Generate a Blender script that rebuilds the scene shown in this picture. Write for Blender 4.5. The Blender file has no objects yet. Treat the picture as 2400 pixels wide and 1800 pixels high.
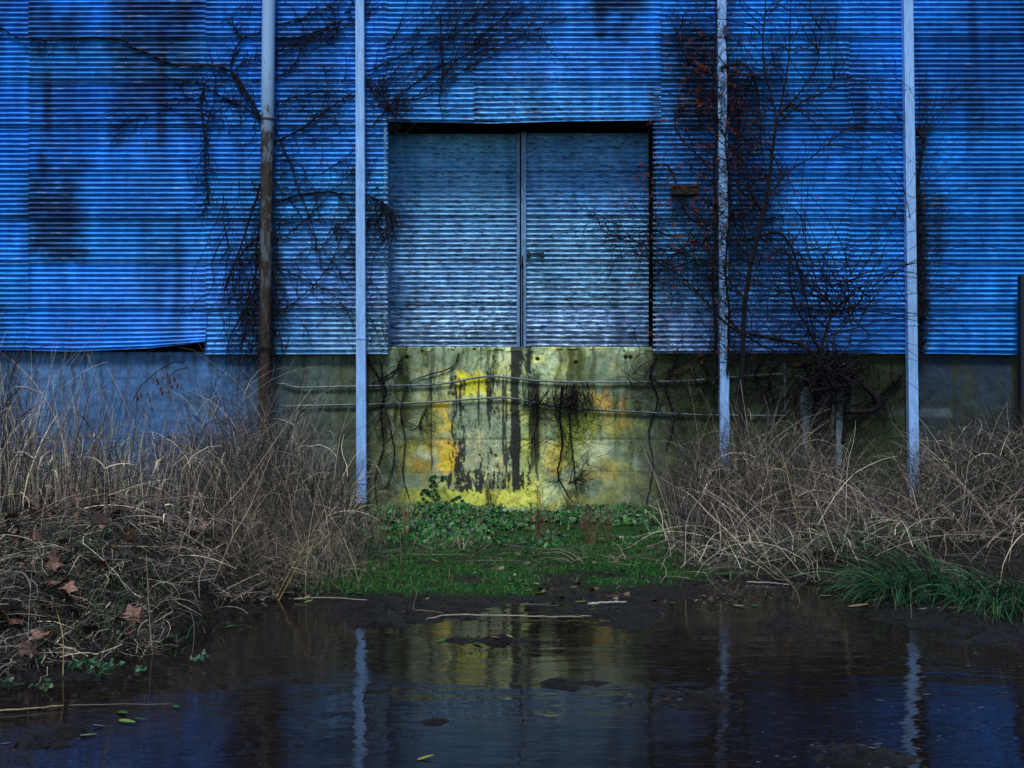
import bpy, math, random
import numpy as np
from math import radians as R

random.seed(7)
rng = np.random.default_rng(7)
S = bpy.context.scene
C = bpy.data.collections.new('place'); S.collection.children.link(C)

# ------------------------------------------------------------------ camera, sky, sun, exposure
F = 2400.0          # focal length in photo pixels
H = 1.772           # eye height above the water
D = 13.333          # distance to the metal cladding
cam = bpy.data.cameras.new('camera'); camo = bpy.data.objects.new('camera', cam)
S.collection.objects.link(camo); S.camera = camo
camo.location = (0, 0, H); camo.rotation_euler = (R(90), 0, 0)
cam.sensor_width = 36; cam.lens = 36; cam.clip_end = 2000; cam.clip_start = 0.05

W = bpy.data.worlds.new('World'); S.world = W; W.use_nodes = True
wn = W.node_tree.nodes; wl = W.node_tree.links
sky = wn.new('ShaderNodeTexSky'); sky.sky_type = 'NISHITA'; sky.sun_disc = False
SUN_EL, SUN_ROT = 64, 192           # high, a little to the left behind the camera
sky.sun_elevation = R(SUN_EL); sky.sun_rotation = R(SUN_ROT)
sky.air_density = 1.6; sky.dust_density = 0.3; sky.ozone_density = 2.0
wl.new(sky.outputs[0], wn['Background'].inputs[0]); wn['Background'].inputs[1].default_value = 0.065
sl = bpy.data.lights.new('sun', 'SUN'); sl.energy = 2.2; sl.angle = R(12); sl.color = (1, 0.97, 0.93)
so = bpy.data.objects.new('sun', sl); S.collection.objects.link(so)
# direction towards the sun: rotation 0 = +Y, clockwise seen from above
a_ = R(SUN_ROT); e_ = R(SUN_EL)
from mathutils import Vector
sd = Vector((math.sin(a_)*math.cos(e_), math.cos(a_)*math.cos(e_), math.sin(e_)))
so.rotation_euler = sd.to_track_quat('Z', 'Y').to_euler()
S.view_settings.view_transform = 'Standard'; S.view_settings.look = 'None'
S.view_settings.exposure = 0.70; S.view_settings.gamma = 1; S.view_settings.use_curve_mapping = False

# ------------------------------------------------------------------ helpers
def X(px, Y=D): return (px-1200)*Y/F
def Z(py, Y=D): return H-(py-900)*Y/F
def P(px, py, Y=D): return np.array([X(px, Y), Y, Z(py, Y)])

def hsh(ix, iy, s):
    h = (ix.astype(np.int64)*374761393 + iy.astype(np.int64)*668265263 + s*974634777) & 0x7fffffff
    h = ((h ^ (h >> 13))*1274126177) & 0x7fffffff
    return ((h ^ (h >> 16)) & 0xffff)/65535.0
def vnoise(x, y, s=0):
    x = np.asarray(x, float); y = np.asarray(y, float)
    x, y = np.broadcast_arrays(x, y)
    ix = np.floor(x); iy = np.floor(y); fx = x-ix; fy = y-iy
    fx = fx*fx*(3-2*fx); fy = fy*fy*(3-2*fy)
    a = hsh(ix, iy, s); b = hsh(ix+1, iy, s); c = hsh(ix, iy+1, s); d = hsh(ix+1, iy+1, s)
    return (a*(1-fx)+b*fx)*(1-fy)+(c*(1-fx)+d*fx)*fy
def fbm(x, y, o=4, s=0, g=0.5):
    t = 0; a = 1; n = 0
    for k in range(o):
        t = t+a*vnoise(np.asarray(x)*2**k, np.asarray(y)*2**k, s+k*17); n += a; a *= g
    return t/n
def ss(a, b, x):
    t = np.clip((np.asarray(x, float)-a)/(b-a), 0, 1); return t*t*(3-2*t)

class Acc:
    """collects vertices, faces and vertex colours for ONE mesh"""
    def __init__(s): s.v = []; s.f = []; s.c = []; s.n = 0
    def add(s, v, f, c=None):
        v = np.asarray(v, float).reshape(-1, 3); f = np.asarray(f, int)
        s.v.append(v); s.f.append(f+s.n); s.n += len(v)
        if c is None: c = (1, 1, 1)
        c = np.asarray(c, float)
        if c.ndim == 1: c = np.tile(c, (len(v), 1))
        s.c.append(c)
    def build(s, name, mat, parent=None, smooth=False, loc=None):
        me = bpy.data.meshes.new(name)
        v = np.concatenate(s.v)
        if loc is not None: v = v-np.asarray(loc)
        faces = s.f
        tot = sum(len(f)*f.shape[1] for f in faces); nf = sum(len(f) for f in faces)
        me.vertices.add(len(v)); me.vertices.foreach_set('co', v.astype(np.float32).ravel())
        me.loops.add(tot); me.loops.foreach_set('vertex_index', np.concatenate([f.ravel() for f in faces]).astype(np.int32))
        me.polygons.add(nf)
        ls = np.concatenate([np.full(len(f), f.shape[1]) for f in faces])
        st = np.concatenate([[0], np.cumsum(ls)[:-1]])
        me.polygons.foreach_set('loop_start', st.astype(np.int32))
        me.polygons.foreach_set('use_smooth', np.full(nf, smooth))
        me.update(calc_edges=True)
        ca = me.color_attributes.new('col', 'FLOAT_COLOR', 'POINT')
        c = np.concatenate(s.c); c4 = np.ones((len(c), 4)); c4[:, :c.shape[1]] = c
        ca.data.foreach_set('color', c4.astype(np.float32).ravel())
        me.validate()
        o = bpy.data.objects.new(name, me); C.objects.link(o)
        if mat: me.materials.append(mat)
        if parent: o.parent = parent
        elif loc is not None: o.location = loc
        return o

def box(acc, x0, x1, y0, y1, z0, z1, c=None):
    v = [(x, y, z) for z in (z0, z1) for y in (y0, y1) for x in (x0, x1)]
    f = [(0, 2, 3, 1), (4, 5, 7, 6), (0, 1, 5, 4), (2, 6, 7, 3), (0, 4, 6, 2), (1, 3, 7, 5)]
    acc.add(v, f, c)

def tube(acc, pts, rad, k=6, c=None, cap=True):
    p = np.asarray(pts, float); n = len(p)
    if n < 2: return
    rad = np.broadcast_to(np.asarray(rad, float), (n,))
    t = np.gradient(p, axis=0); t /= (np.linalg.norm(t, axis=1)[:, None]+1e-9)
    ref = np.array([0, 1, 0.0]) if abs(t[:, 1]).mean() < 0.8 else np.array([0, 0, 1.0])
    n1 = np.cross(t, ref); n1 /= (np.linalg.norm(n1, axis=1)[:, None]+1e-9)
    n2 = np.cross(t, n1)
    a = np.arange(k)*2*math.pi/k
    v = p[:, None, :]+rad[:, None, None]*(np.cos(a)[None, :, None]*n1[:, None, :]+np.sin(a)[None, :, None]*n2[:, None, :])
    i = np.arange(n-1)[:, None]*k; j = np.arange(k)[None, :]; j2 = (j+1) % k
    f = np.stack([i+j, i+j2, i+k+j2, i+k+j], -1).reshape(-1, 4)
    if c is not None:
        c = np.asarray(c, float)
        if c.ndim == 2: c = np.repeat(c, k, axis=0)
    acc.add(v.reshape(-1, 3), f, c)
    if cap and k > 3:
        base = acc.n-n*k
        for o in (0, (n-1)*k):
            acc.f.append(np.array([[base+o+q for q in range(k)]]))

def smooth_path(pts, sub=6):
    p = np.asarray(pts, float); out = []
    q = np.vstack([2*p[0]-p[1], p, 2*p[-1]-p[-2]])
    for i in range(1, len(q)-2):
        for s_ in np.arange(sub)/sub:
            a, b, c, d = q[i-1], q[i], q[i+1], q[i+2]
            out.append(0.5*((2*b)+(-a+c)*s_+(2*a-5*b+4*c-d)*s_**2+(-a+3*b-3*c+d)*s_**3))
    out.append(p[-1]); return np.array(out)

def ribbons(acc, P0, az, el, length, droop, width, col, seg=5, pw=1.3, azd=0.4, ymax=D-0.04, floor=None, face=0.75):
    """curved blades, all at once. az: heading in plan, el: start elevation"""
    n = len(P0); pts = np.zeros((n, seg+1, 3)); pts[:, 0] = P0
    step = (length/seg)
    kink = rng.normal(0, azd, (n, seg))/seg
    for k in range(seg):
        e = el-droop*((k+0.5)/seg)**pw; a = az+kink[:, :k+1].sum(1)*2
        pts[:, k+1, 0] = pts[:, k, 0]+np.cos(e)*np.cos(a)*step
        pts[:, k+1, 1] = pts[:, k, 1]+np.cos(e)*np.sin(a)*step
        pts[:, k+1, 2] = pts[:, k, 2]+np.sin(e)*step
        pts[:, k+1, 1] = np.minimum(pts[:, k+1, 1], ymax-rng.random(n)*0.03)
        if floor is not None:
            g = floor(pts[:, k+1, 0], pts[:, k+1, 1])+0.008+rng.random(n)*0.03
            pts[:, k+1, 2] = np.maximum(pts[:, k+1, 2], g)
    wa = rng.normal(0, face, n)
    wd = np.stack([np.cos(wa), np.sin(wa), rng.normal(0, .35, n)], -1)
    t = pts[:, -1]-pts[:, 0]; t /= np.linalg.norm(t, axis=1)[:, None]+1e-9
    wd = wd-(wd*t).sum(1)[:, None]*t; wd /= np.linalg.norm(wd, axis=1)[:, None]+1e-9
    tp = np.linspace(1, 0.12, seg+1)**0.7
    off = wd[:, None, :]*(width[:, None]*tp[None, :])[:, :, None]*0.5
    v = np.stack([pts-off, pts+off], 2)
    b = (np.arange(n)*(seg+1)*2)[:, None]+(np.arange(seg)*2)[None, :]
    f = np.stack([b, b+1, b+3, b+2], -1).reshape(-1, 4)
    acc.add(v.reshape(-1, 3), f, np.repeat(col, (seg+1)*2, axis=0))
    return pts

def tag(o, label=None, cat=None, group=None, kind=None):
    if label: o['label'] = label
    if cat: o['category'] = cat
    if group: o['group'] = group
    if kind: o['kind'] = kind
    return o
def thing(name, label, cat, loc=(0, 0, 0), group=None):
    o = bpy.data.objects.new(name, None); C.objects.link(o); o.location = loc
    o.empty_display_size = 0.1
    return tag(o, label, cat, group)
def keep_world(o, parent):           # child built in world coordinates under an Empty that is not at the origin
    o.parent = parent; o.location = tuple(-c for c in parent.location); return o
def part(acc, name, mat, parent, smooth=False):
    o = acc.build(name, mat, None, smooth); return keep_world(o, parent)

# ------------------------------------------------------------------ materials
def mat(name, rough=0.7, spec=0.5, metal=0.0):
    m = bpy.data.materials.new(name); m.use_nodes = True
    n = m.node_tree.nodes; b = n['Principled BSDF']
    b.inputs['Roughness'].default_value = rough; b.inputs['Specular IOR Level'].default_value = spec
    b.inputs['Metallic'].default_value = metal
    return m, n, m.node_tree.links, b
def noise(n, l, vec, scale, detail=4, sc=None, rough=0.55):
    t = n.new('ShaderNodeTexNoise'); t.inputs['Scale'].default_value = scale; t.inputs['Detail'].default_value = detail
    t.inputs['Roughness'].default_value = rough
    if sc:
        mp = n.new('ShaderNodeMapping'); mp.inputs['Scale'].default_value = sc
        l.new(vec, mp.inputs[0]); vec = mp.outputs[0]
    l.new(vec, t.inputs[0]); return t.outputs[0]
def ramp(n, l, fac, a, b, ca=(0, 0, 0, 1), cb=(1, 1, 1, 1)):
    r = n.new('ShaderNodeValToRGB'); r.color_ramp.elements[0].position = a; r.color_ramp.elements[1].position = b
    r.color_ramp.elements[0].color = ca; r.color_ramp.elements[1].color = cb
    l.new(fac, r.inputs[0]); return r.outputs[0]
def mix(n, l, fac, a, b, mode='MIX'):
    m = n.new('ShaderNodeMix'); m.data_type = 'RGBA'; m.blend_type = mode
    for s_, i in ((fac, 0), (a, 6), (b, 7)):
        if isinstance(s_, (int, float)): m.inputs[i].default_value = s_
        elif isinstance(s_, tuple): m.inputs[i].default_value = s_
        else: l.new(s_, m.inputs[i])
    return m.outputs[2]
def bump(n, l, b, h, strength=0.3, dist=0.01):
    k = n.new('ShaderNodeBump'); k.inputs['Strength'].default_value = strength; k.inputs['Distance'].default_value = dist
    l.new(h, k.inputs['Height']); l.new(k.outputs[0], b.inputs['Normal'])
def mult(n, l, a, b):
    m = n.new('ShaderNodeMath'); m.operation = 'MULTIPLY'
    for s_, i in ((a, 0), (b, 1)):
        if isinstance(s_, (int, float)): m.inputs[i].default_value = s_
        else: l.new(s_, m.inputs[i])
    return m.outputs[0]

def simple(name, col, rough=0.7, var=0.25, scale=8, spec=0.5, metal=0.0, attr=False, bumps=0.0, sc=None):
    m, n, l, b = mat(name, rough, spec, metal)
    tc = n.new('ShaderNodeTexCoord').outputs['Object']
    nz = noise(n, l, tc, scale, 5, sc)
    g = ramp(n, l, nz, 0.3, 0.7, (1-var, 1-var, 1-var, 1), (1+var, 1+var, 1+var, 1))
    if attr:
        at = n.new('ShaderNodeAttribute'); at.attribute_name = 'col'; base = at.outputs[0]
    else: base = (*col, 1)
    l.new(mix(n, l, 1.0, base, g, 'MULTIPLY'), b.inputs['Base Color'])
    if bumps: bump(n, l, b, nz, bumps, 0.01)
    return m

# painted corrugated sheet: vertex colour = the paint's own colour, stains and vignette shade at the sides, alpha = how far it peels
m_sheet, n, l, b = mat('painted_corrugated_metal', 0.5, 0.2)
tc = n.new('ShaderNodeTexCoord').outputs['Object']
at = n.new('ShaderNodeAttribute'); at.attribute_name = 'col'
n1 = noise(n, l, tc, 1.0, 7, (6, 6, 24), 0.6)
g1 = ramp(n, l, n1, 0.32, 0.68, (.62, .66, .74, 1), (1.35, 1.3, 1.16, 1))
c1 = mix(n, l, 1.0, at.outputs[0], g1, 'MULTIPLY')
n2 = noise(n, l, tc, 1.0, 8, (9, 9, 42), 0.68)          # horizontal flakes
mm = n.new('ShaderNodeMath'); mm.operation = 'MULTIPLY_ADD'
l.new(at.outputs['Alpha'], mm.inputs[0]); mm.inputs[1].default_value = 0.19; l.new(n2, mm.inputs[2])
fl = ramp(n, l, mm.outputs[0], 0.665, 0.70)
c2 = mix(n, l, mult(n, l, fl, 0.8), c1, (0.022, 0.045, 0.10, 1))
n3 = noise(n, l, tc, 1.0, 8, (3.5, 3.5, 26), 0.7)
m3 = n.new('ShaderNodeMath'); m3.operation = 'MULTIPLY_ADD'
l.new(at.outputs['Alpha'], m3.inputs[0]); m3.inputs[1].default_value = 0.10; l.new(n3, m3.inputs[2])
f3 = ramp(n, l, m3.outputs[0], 0.62, 0.68)
c3 = mix(n, l, mult(n, l, f3, 0.45), c2, (0.34, 0.55, 0.86, 1))
n4 = noise(n, l, tc, 1.0, 6, (7, 7, .8), 0.7)          # grime that ran down
c4 = mix(n, l, 1.0, c3, ramp(n, l, n4, 0.36, 0.60, (.66, .70, .76, 1), (1.08, 1.08, 1.06, 1)), 'MULTIPLY')
n5 = noise(n, l, tc, 1.0, 5, (1.2, 1.2, .7), 0.6)
c4 = mix(n, l, 1.0, c4, ramp(n, l, n5, 0.35, 0.65, (.66, .72, .78, 1), (1.15, 1.12, 1.1, 1)), 'MULTIPLY')
l.new(c4, b.inputs['Base Color'])
l.new(ramp(n, l, n1, 0.3, 0.7, (.36, .36, .36, 1), (.62, .62, .62, 1)), b.inputs['Roughness'])
bump(n, l, b, n2, 0.35, 0.004)

# concrete: vertex colour carries stains and a painted-in glow at the centre; nodes add grain, pores
m_conc, n, l, b = mat('stained_concrete', 0.85, 0.3)
tc = n.new('ShaderNodeTexCoord').outputs['Object']
at = n.new('ShaderNodeAttribute'); at.attribute_name = 'col'
n1 = noise(n, l, tc, 14, 8, (1, 1, 1), 0.65)
g1 = ramp(n, l, n1, 0.3, 0.7, (.60, .60, .60, 1), (1.25, 1.25, 1.25, 1))
n2 = noise(n, l, tc, 60, 4)
pore = ramp(n, l, n2, 0.28, 0.36, (.45, .45, .45, 1), (1, 1, 1, 1))
l.new(mix(n, l, 1.0, mix(n, l, 1.0, at.outputs[0], g1, 'MULTIPLY'), pore, 'MULTIPLY'), b.inputs['Base Color'])
bump(n, l, b, n1, 0.5, 0.01)

m_spout = simple('pale_blue_downspout_paint', (0.25, 0.48, 0.90), 0.45, 0.22, 6, sc=(5, 5, .8))
m_attr = simple('dry_stem', (1, 1, 1), 0.75, 0.2, 40, 0.25, attr=True)
m_leafattr = simple('leaf', (1, 1, 1), 0.5, 0.25, 60, 0.4, attr=True)
m_bark = simple('bark', (0.008, 0.0075, 0.010), 0.9, 0.45, 30, 0.15, bumps=0.5)
m_dark = simple('dark_steel', (0.005, 0.007, 0.014), 0.6, 0.3, 12)
m_black = simple('black_interior', (0.006, 0.007, 0.01), 0.95, 0.2, 5, 0.0)
m_conduit = simple('galvanised_conduit', (0.085, 0.13, 0.16), 0.5, 0.5, 9, 0.5)
m_berry = simple('orange_red_berry', (0.26, 0.055, 0.010), 0.4, 0.35, 30)
m_frame = simple('door_stile_paint', (0.10, 0.22, 0.42), 0.5, 0.45, 9, sc=(5, 5, 1))
m_roof = simple('roof_sheet', (0.08, 0.10, 0.13), 0.6, 0.2, 4)
m_post = simple('pale_post', (0.15, 0.20, 0.24), 0.8, 0.5, 12, 0.3, sc=(6, 6, 1), bumps=.3)

m_pipe, n, l, b = mat('rusty_pipe', 0.55, 0.45)
tc = n.new('ShaderNodeTexCoord').outputs['Object']
at = n.new('ShaderNodeAttribute'); at.attribute_name = 'col'
nz = noise(n, l, tc, 1, 8, (16, 16, 5), 0.7)
mm = n.new('ShaderNodeMath'); mm.operation = 'ADD'; l.new(nz, mm.inputs[0]); l.new(at.outputs['Alpha'], mm.inputs[1])
rf = ramp(n, l, mm.outputs[0], 0.57, 0.66)
nz2 = noise(n, l, tc, 22, 5)
rustc = ramp(n, l, nz2, 0.35, 0.7, (0.004, 0.0035, 0.004, 1), (0.040, 0.018, 0.010, 1))
l.new(mix(n, l, rf, at.outputs[0], rustc), b.inputs['Base Color']); bump(n, l, b, nz, 0.4, 0.006)

m_rust = simple('rusted_steel', (0.018, 0.011, 0.009), 0.85, 0.6, 25, 0.3, bumps=.4)

# wet mud and soil: alpha of the vertex colour = wetness
m_mud, n, l, b = mat('wet_mud', 0.6, 0.3)
tc = n.new('ShaderNodeTexCoord').outputs['Object']
at = n.new('ShaderNodeAttribute'); at.attribute_name = 'col'
nz = noise(n, l, tc, 16, 9, None, 0.7)
g = ramp(n, l, nz, 0.3, 0.7, (.5, .5, .5, 1), (1.5, 1.5, 1.5, 1))
l.new(mix(n, l, 1, at.outputs[0], g, 'MULTIPLY'), b.inputs['Base Color'])
l.new(ramp(n, l, nz, 0.35, 0.65, (.12, .12, .12, 1), (.6, .6, .6, 1)), b.inputs['Roughness'])
bump(n, l, b, nz, 1.0, 0.06)

# muddy puddle
m_water, n, l, b = mat('muddy_water', 0.02, 0.5)
b.inputs['IOR'].default_value = 1.42
tc = n.new('ShaderNodeTexCoord').outputs['Object']
na = noise(n, l, tc, 1.0, 4, (1.2, 2.6, 1), 0.5)
nb = noise(n, l, tc, 1.0, 5, (9, 26, 1), 0.6)
nm = noise(n, l, tc, 1.0, 4, (.7, 1.5, 1), 0.6)
pm = ramp(n, l, nm, 0.42, 0.62)                        # rippled and still patches
ad = n.new('ShaderNodeMath'); ad.operation = 'MULTIPLY_ADD'
l.new(mult(n, l, nb, pm), ad.inputs[0]); ad.inputs[1].default_value = 0.10; l.new(na, ad.inputs[2])
bump(n, l, b, ad.outputs[0], 0.45, 0.02)
nf = noise(n, l, tc, 1.0, 10, (9, 24, 1), 0.78)          # scum and silt film
film = ramp(n, l, nf, 0.52, 0.66)
l.new(mix(n, l, film, (0.0060, 0.0050, 0.0046, 1), (0.022, 0.0185, 0.018, 1)), b.inputs['Base Color'])
l.new(ramp(n, l, nf, 0.52, 0.68, (.012, .012, .012, 1), (.30, .30, .30, 1)), b.inputs['Roughness'])

# ------------------------------------------------------------------ ground and puddle
SHX = [-9, -5, -3.05, -2.45, -2.3, -2.0, -1.8, -1.4, -0.6, 0.2, 1.0, 1.9, 2.3, 2.8, 3.4, 3.95, 6, 9]
SHY = [5.0, 5.6, 6.15, 6.7, 7.8, 8.3, 8.45, 8.4, 8.4, 8.45, 8.6, 9.2, 9.3, 8.95, 8.25, 7.9, 7.4, 7.2]
ISL = [(1150, 1503, .42, .045, .05), (1630, 1640, .24, .06, .075), (1823, 1462, .15, .07, .065), (1330, 1600, .3, .05, .04), (620, 1600, .25, .05, .045), (1000, 1690, .2, .03, .04), (2330, 1470, .5, .3, .035),
       (1010, 1440, .5, .10, .04), (900, 1415, .5, .2, .035), (2020, 1775, .24, .06, .06), (1420, 1430, .5, .12, .035),
       (100, 1735, .24, .06, .065), (2230, 1507, .05, .03, .04), (1480, 1465, .22, .07, .04), (850, 1455, .35, .08, .035), (2150, 1445, .5, .12, .03)]
def gh(x, y):
    x = np.asarray(x, float); y = np.asarray(y, float)
    sh = np.interp(x, SHX, SHY)+(fbm(x*1.3, y*1.3, 3, 5)-.5)*0.7
    t = y-sh
    h = np.where(t < 0, -0.035*(1-np.exp(np.clip(t, -20, 0)*1.3)), 0.028*np.clip(t, 0, 9)**0.8)
    h = h+(fbm(x*2.2, y*3.4, 6, 9, .66)-.5)*0.072+0.004
    left = ss(-1.75, -2.9, x)
    h = h+left*ss(0, 1.3, t)*0.30+ss(-2.3, -3.3, x)*ss(0.4, 2.0, t)*ss(10.6, 8.8, y)*0.30
    right = ss(2.0, 3.4, x)
    h = h+right*ss(0.1, 1.8, t)*0.20
    for (px, py, rx, ry, a) in ISL:
        yy = H*F/(py-900); xx = X(px, yy)
        q = ((x-xx)/rx)**2+((y-yy)/(ry*3))**2
        h = h+a*np.exp(-q)*(0.4+1.2*vnoise(x*14, y*14, 3))
    h = np.where(y < 2.5, h+ss(2.5, 0.5, y)*0.12, h)
    return h
def on_ground(px, py):
    y = H*F/(py-900)
    for _ in range(12):
        g = float(gh(X(px, y), y)); g = max(g, 0.0)
        y = (H-g)*F/(py-900)
        y = min(y, 13.3)
    return np.array([X(px, y), y, max(float(gh(X(px, y), y)), 0.0)])

gx = np.concatenate([[-600, -200, -80, -40, -20, -13], np.arange(-10, 10.01, 0.035), [13, 20, 40, 80, 200, 600]])
gy = np.concatenate([[-600, -200, -80, -30, -12, -5, -2, 0, 1, 2, 3, 3.8], np.arange(4.3, 13.8, 0.026), [15, 20, 40, 100, 400]])
GX, GY = np.meshgrid(gx, gy); gz = gh(GX, GY)
far = np.maximum(ss(10, 16, np.abs(GX)), np.maximum(ss(0, -4, GY), ss(13.8, 16, GY)))
gz = gz*(1-far)+far*0.06
nx, ny = len(gx), len(gy)
I = (np.arange(ny-1)[:, None]*nx+np.arange(nx-1)[None, :]); ff = np.stack([I, I+1, I+nx+1, I+nx], -1).reshape(-1, 4)
mudc = np.array([0.0070, 0.0064, 0.0068]); moss = np.array([0.004, 0.038, 0.002]); soil = np.array([0.014, 0.010, 0.008])
sh_ = np.interp(GX, SHX, SHY); t_ = GY-sh_
pat = fbm(GX*2.4, GY*5.5, 5, 33, .6)
ym = H*F/(1335-900)
mo = ss(0.43, 0.60, pat+ss(-.1, 1.9, t_)*0.17-.005)*ss(-.05, .2, t_)*ss(-2.3, -1.4, GX)*ss(2.9, 1.9, GX)
cc = mudc*(1-mo[..., None])+moss*mo[..., None]
bk = np.maximum(ss(-1.8, -2.4, GX), ss(2.0, 3.0, GX))*ss(0.1, .6, t_)
cc = cc*(1-bk[..., None])+soil*bk[..., None]
g = Acc(); g.add(np.stack([GX, GY, gz], -1), ff, cc.reshape(-1, 3))
tag(g.build('ground', m_mud, None, True), kind='structure')
w = Acc(); w.add([(-10, -1, 0), (10, -1, 0), (10, 11.5, 0), (-10, 11.5, 0)], [(0, 1, 2, 3)])
tag(w.build('water', m_water), kind='structure')

# ------------------------------------------------------------------ warehouse
wh = thing('warehouse', 'old warehouse clad in weathered blue corrugated metal above a stained concrete base wall', 'building', (0, D, 0))
PITCH = 11.75/180.0
def paint(px, py, door=False):
    """own colour of the paint at a photo position on the wall, with its stains and painted-in vignette shade; alpha = peeling"""
    cx = (px-1220)/1200.0
    near = np.exp(-((px-1215)/430.0)**2)*ss(-200, 700, py)       # paler, chalkier paint round the door
    low = ss(350, 830, py)*np.exp(-((px-1215)/560.0)**2)
    blue = np.array([0.016, 0.275, 0.92]); chalk = np.array([0.12, 0.49, 0.86]); white = np.array([0.58, 0.74, 0.82])
    c = blue*(1-near[..., None]*.78)+chalk*near[..., None]*.78
    lw = np.clip(low*.42+ss(640, 800, py)*np.exp(-((px-1215)/420.0)**4)*.30, 0, 1)[..., None]
    c = c*(1-lw)+white*lw
    s = np.zeros_like(px)
    for (x0, x1, y0, y1, a) in [(245, 480, -60, 300, .7), (470, 520, 60, 200, .4), (1230, 1400, 10, 60, .35), (70, 205, 20, 130, .6), (75, 195, 150, 330, .5), (60, 200, 395, 600, 1.0), (110, 185, 180, 300, .45), (285, 430, -50, 260, .75), (330, 400, 260, 700, .45),
                                (285, 430, 380, 520, .35), (100, 190, 300, 400, .5), (1395, 1523, -60, 68, 1.0), (1555, 1690, 60, 330, .75), (1560, 1680, 330, 560, .35),
                                (1900, 2080, 120, 330, .3), (2140, 2400, 60, 300, .3), (640, 800, 40, 330, .35), (1700, 1800, 180, 560, .45), (600, 660, 400, 830, .5), (2150, 2185, 420, 830, .8), (1640, 1720, 560, 700, .4)]:
        e = 40
        jx = (fbm(px/60, py/16, 4, 41+x0)-.5)*75; jy = (fbm(px/34, py/40, 4, 43+x0)-.5)*150
        s = np.maximum(s, a*ss(x0-e, x0+e, px+jx)*ss(x1+e, x1-e, px+jx)*ss(y0-e, y0+e, py+jy)*ss(y1+e, y1-e, py+jy))
    st = fbm(px/38, py/260, 4, 51)                                # run-down streaks
    s = np.clip(s*(.55+.9*fbm(px/30, py/10, 3, 45))+ss(.56, .8, st)*.45, 0, .93)
    c = c*(1-s[..., None])+np.array([0.008, 0.030, 0.11])*s[..., None]
    edge = ss(2100, 2420, px)*.25+ss(150, -50, px)*.12  # vignette shade put into the paint colour, darker towards both ends of the wall
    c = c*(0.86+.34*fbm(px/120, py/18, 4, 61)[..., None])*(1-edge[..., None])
    peel = 0.12+0.65*np.exp(-((px-1215)/350.0)**2)*ss(60, 260, py)+0.2*s+.55*low
    if door: dm = .45*(1-lw); c = c*(1-dm)+np.array([.22, .46, .74])*dm; peel = 0.62+.25*ss(300, 800, py)+.35*ss(745, 800, py)
    return np.concatenate([c, peel[..., None]], -1)

def sheet(px0, px1, py0, py1, Y, name, parent, tint=1.0, bottom=None, warp=0.003, seed=0, slope=0.0, nseg=None, door=False):
    """one corrugated sheet between photo positions; corrugations run sideways"""
    z1, z0 = Z(py0, D), Z(py1, D); x0, x1 = X(px0, Y), X(px1, Y)
    if Y > D+.1: z1, z0 = Z(py0, Y), Z(py1, Y); x0, x1 = X(px0, Y), X(px1, Y)
    nxs = nseg or max(6, int((x1-x0)/0.055)); xs = np.linspace(x0, x1, nxs+1)
    zs = np.arange(z0, z1+0.030, PITCH/9)
    XX, ZZ = np.meshgrid(xs, zs)
    r = random.Random(seed*13+5)
    ph = r.uniform(-.012, .012)
    u_ = np.mod((ZZ+ph)/PITCH, 1.0)
    prof = 0.0165*np.where(u_ < .64, np.cos(math.pi*u_/.64), -np.cos(math.pi*(u_-.64)/.36))
    dent = (fbm(XX*1.6+seed, ZZ*4, 3, seed)-.5)*warp*2.5
    v = (ZZ-z0)/(z1-z0)
    YY = Y-prof-0.013*(1-v)+dent+r.uniform(-.002, .002)+ (seed % 2)*-0.004
    zz = ZZ+slope*(XX-x0)+(fbm(XX*1.3, ZZ*3, 2, seed+9)-.5)*0.004
    if bottom is not None:
        bz = np.interp((XX/Y*F+1200), [p[0] for p in bottom], [Z(p[1], Y) for p in bottom])
        k = np.exp(-(ZZ-z0)/0.16); zz = zz+(bz-z0)*k; YY = YY-(bz-z0)*k*0.35
    pxs = XX/Y*F+1200; pys = 900-(ZZ-H)*F/Y
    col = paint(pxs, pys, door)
    r2 = random.Random(seed*7+1)
    col[..., :3] *= tint*np.array([r2.uniform(.85, 1.15), r2.uniform(.92, 1.08), r2.uniform(.95, 1.05)])
    # dirt gathered along lap edges
    lap = np.exp(-np.abs(ZZ-z0)/0.018)*.35+np.exp(-np.abs(XX-x0)/.012)*.4
    col[..., :3] *= (1-np.clip(lap, 0, .6))[..., None]
    # folded-back lower lip gives the sheet an edge
    lipY = YY[:1]+0.006; 
    XX = np.vstack([XX[:1], XX]); YY = np.vstack([lipY, YY]); zz = np.vstack([zz[:1]+.001, zz]); col = np.concatenate([col[:1]*.5, col])
    m_, n_ = XX.shape
    I = (np.arange(m_-1)[:, None]*n_+np.arange(n_-1)[None, :]); f = np.stack([I, I+1, I+n_+1, I+n_], -1).reshape(-1, 4)
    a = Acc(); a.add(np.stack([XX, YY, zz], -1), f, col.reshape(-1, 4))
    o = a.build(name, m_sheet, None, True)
    if parent is wh: keep_world(o, wh)
    else: o.parent = parent
    return o

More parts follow.
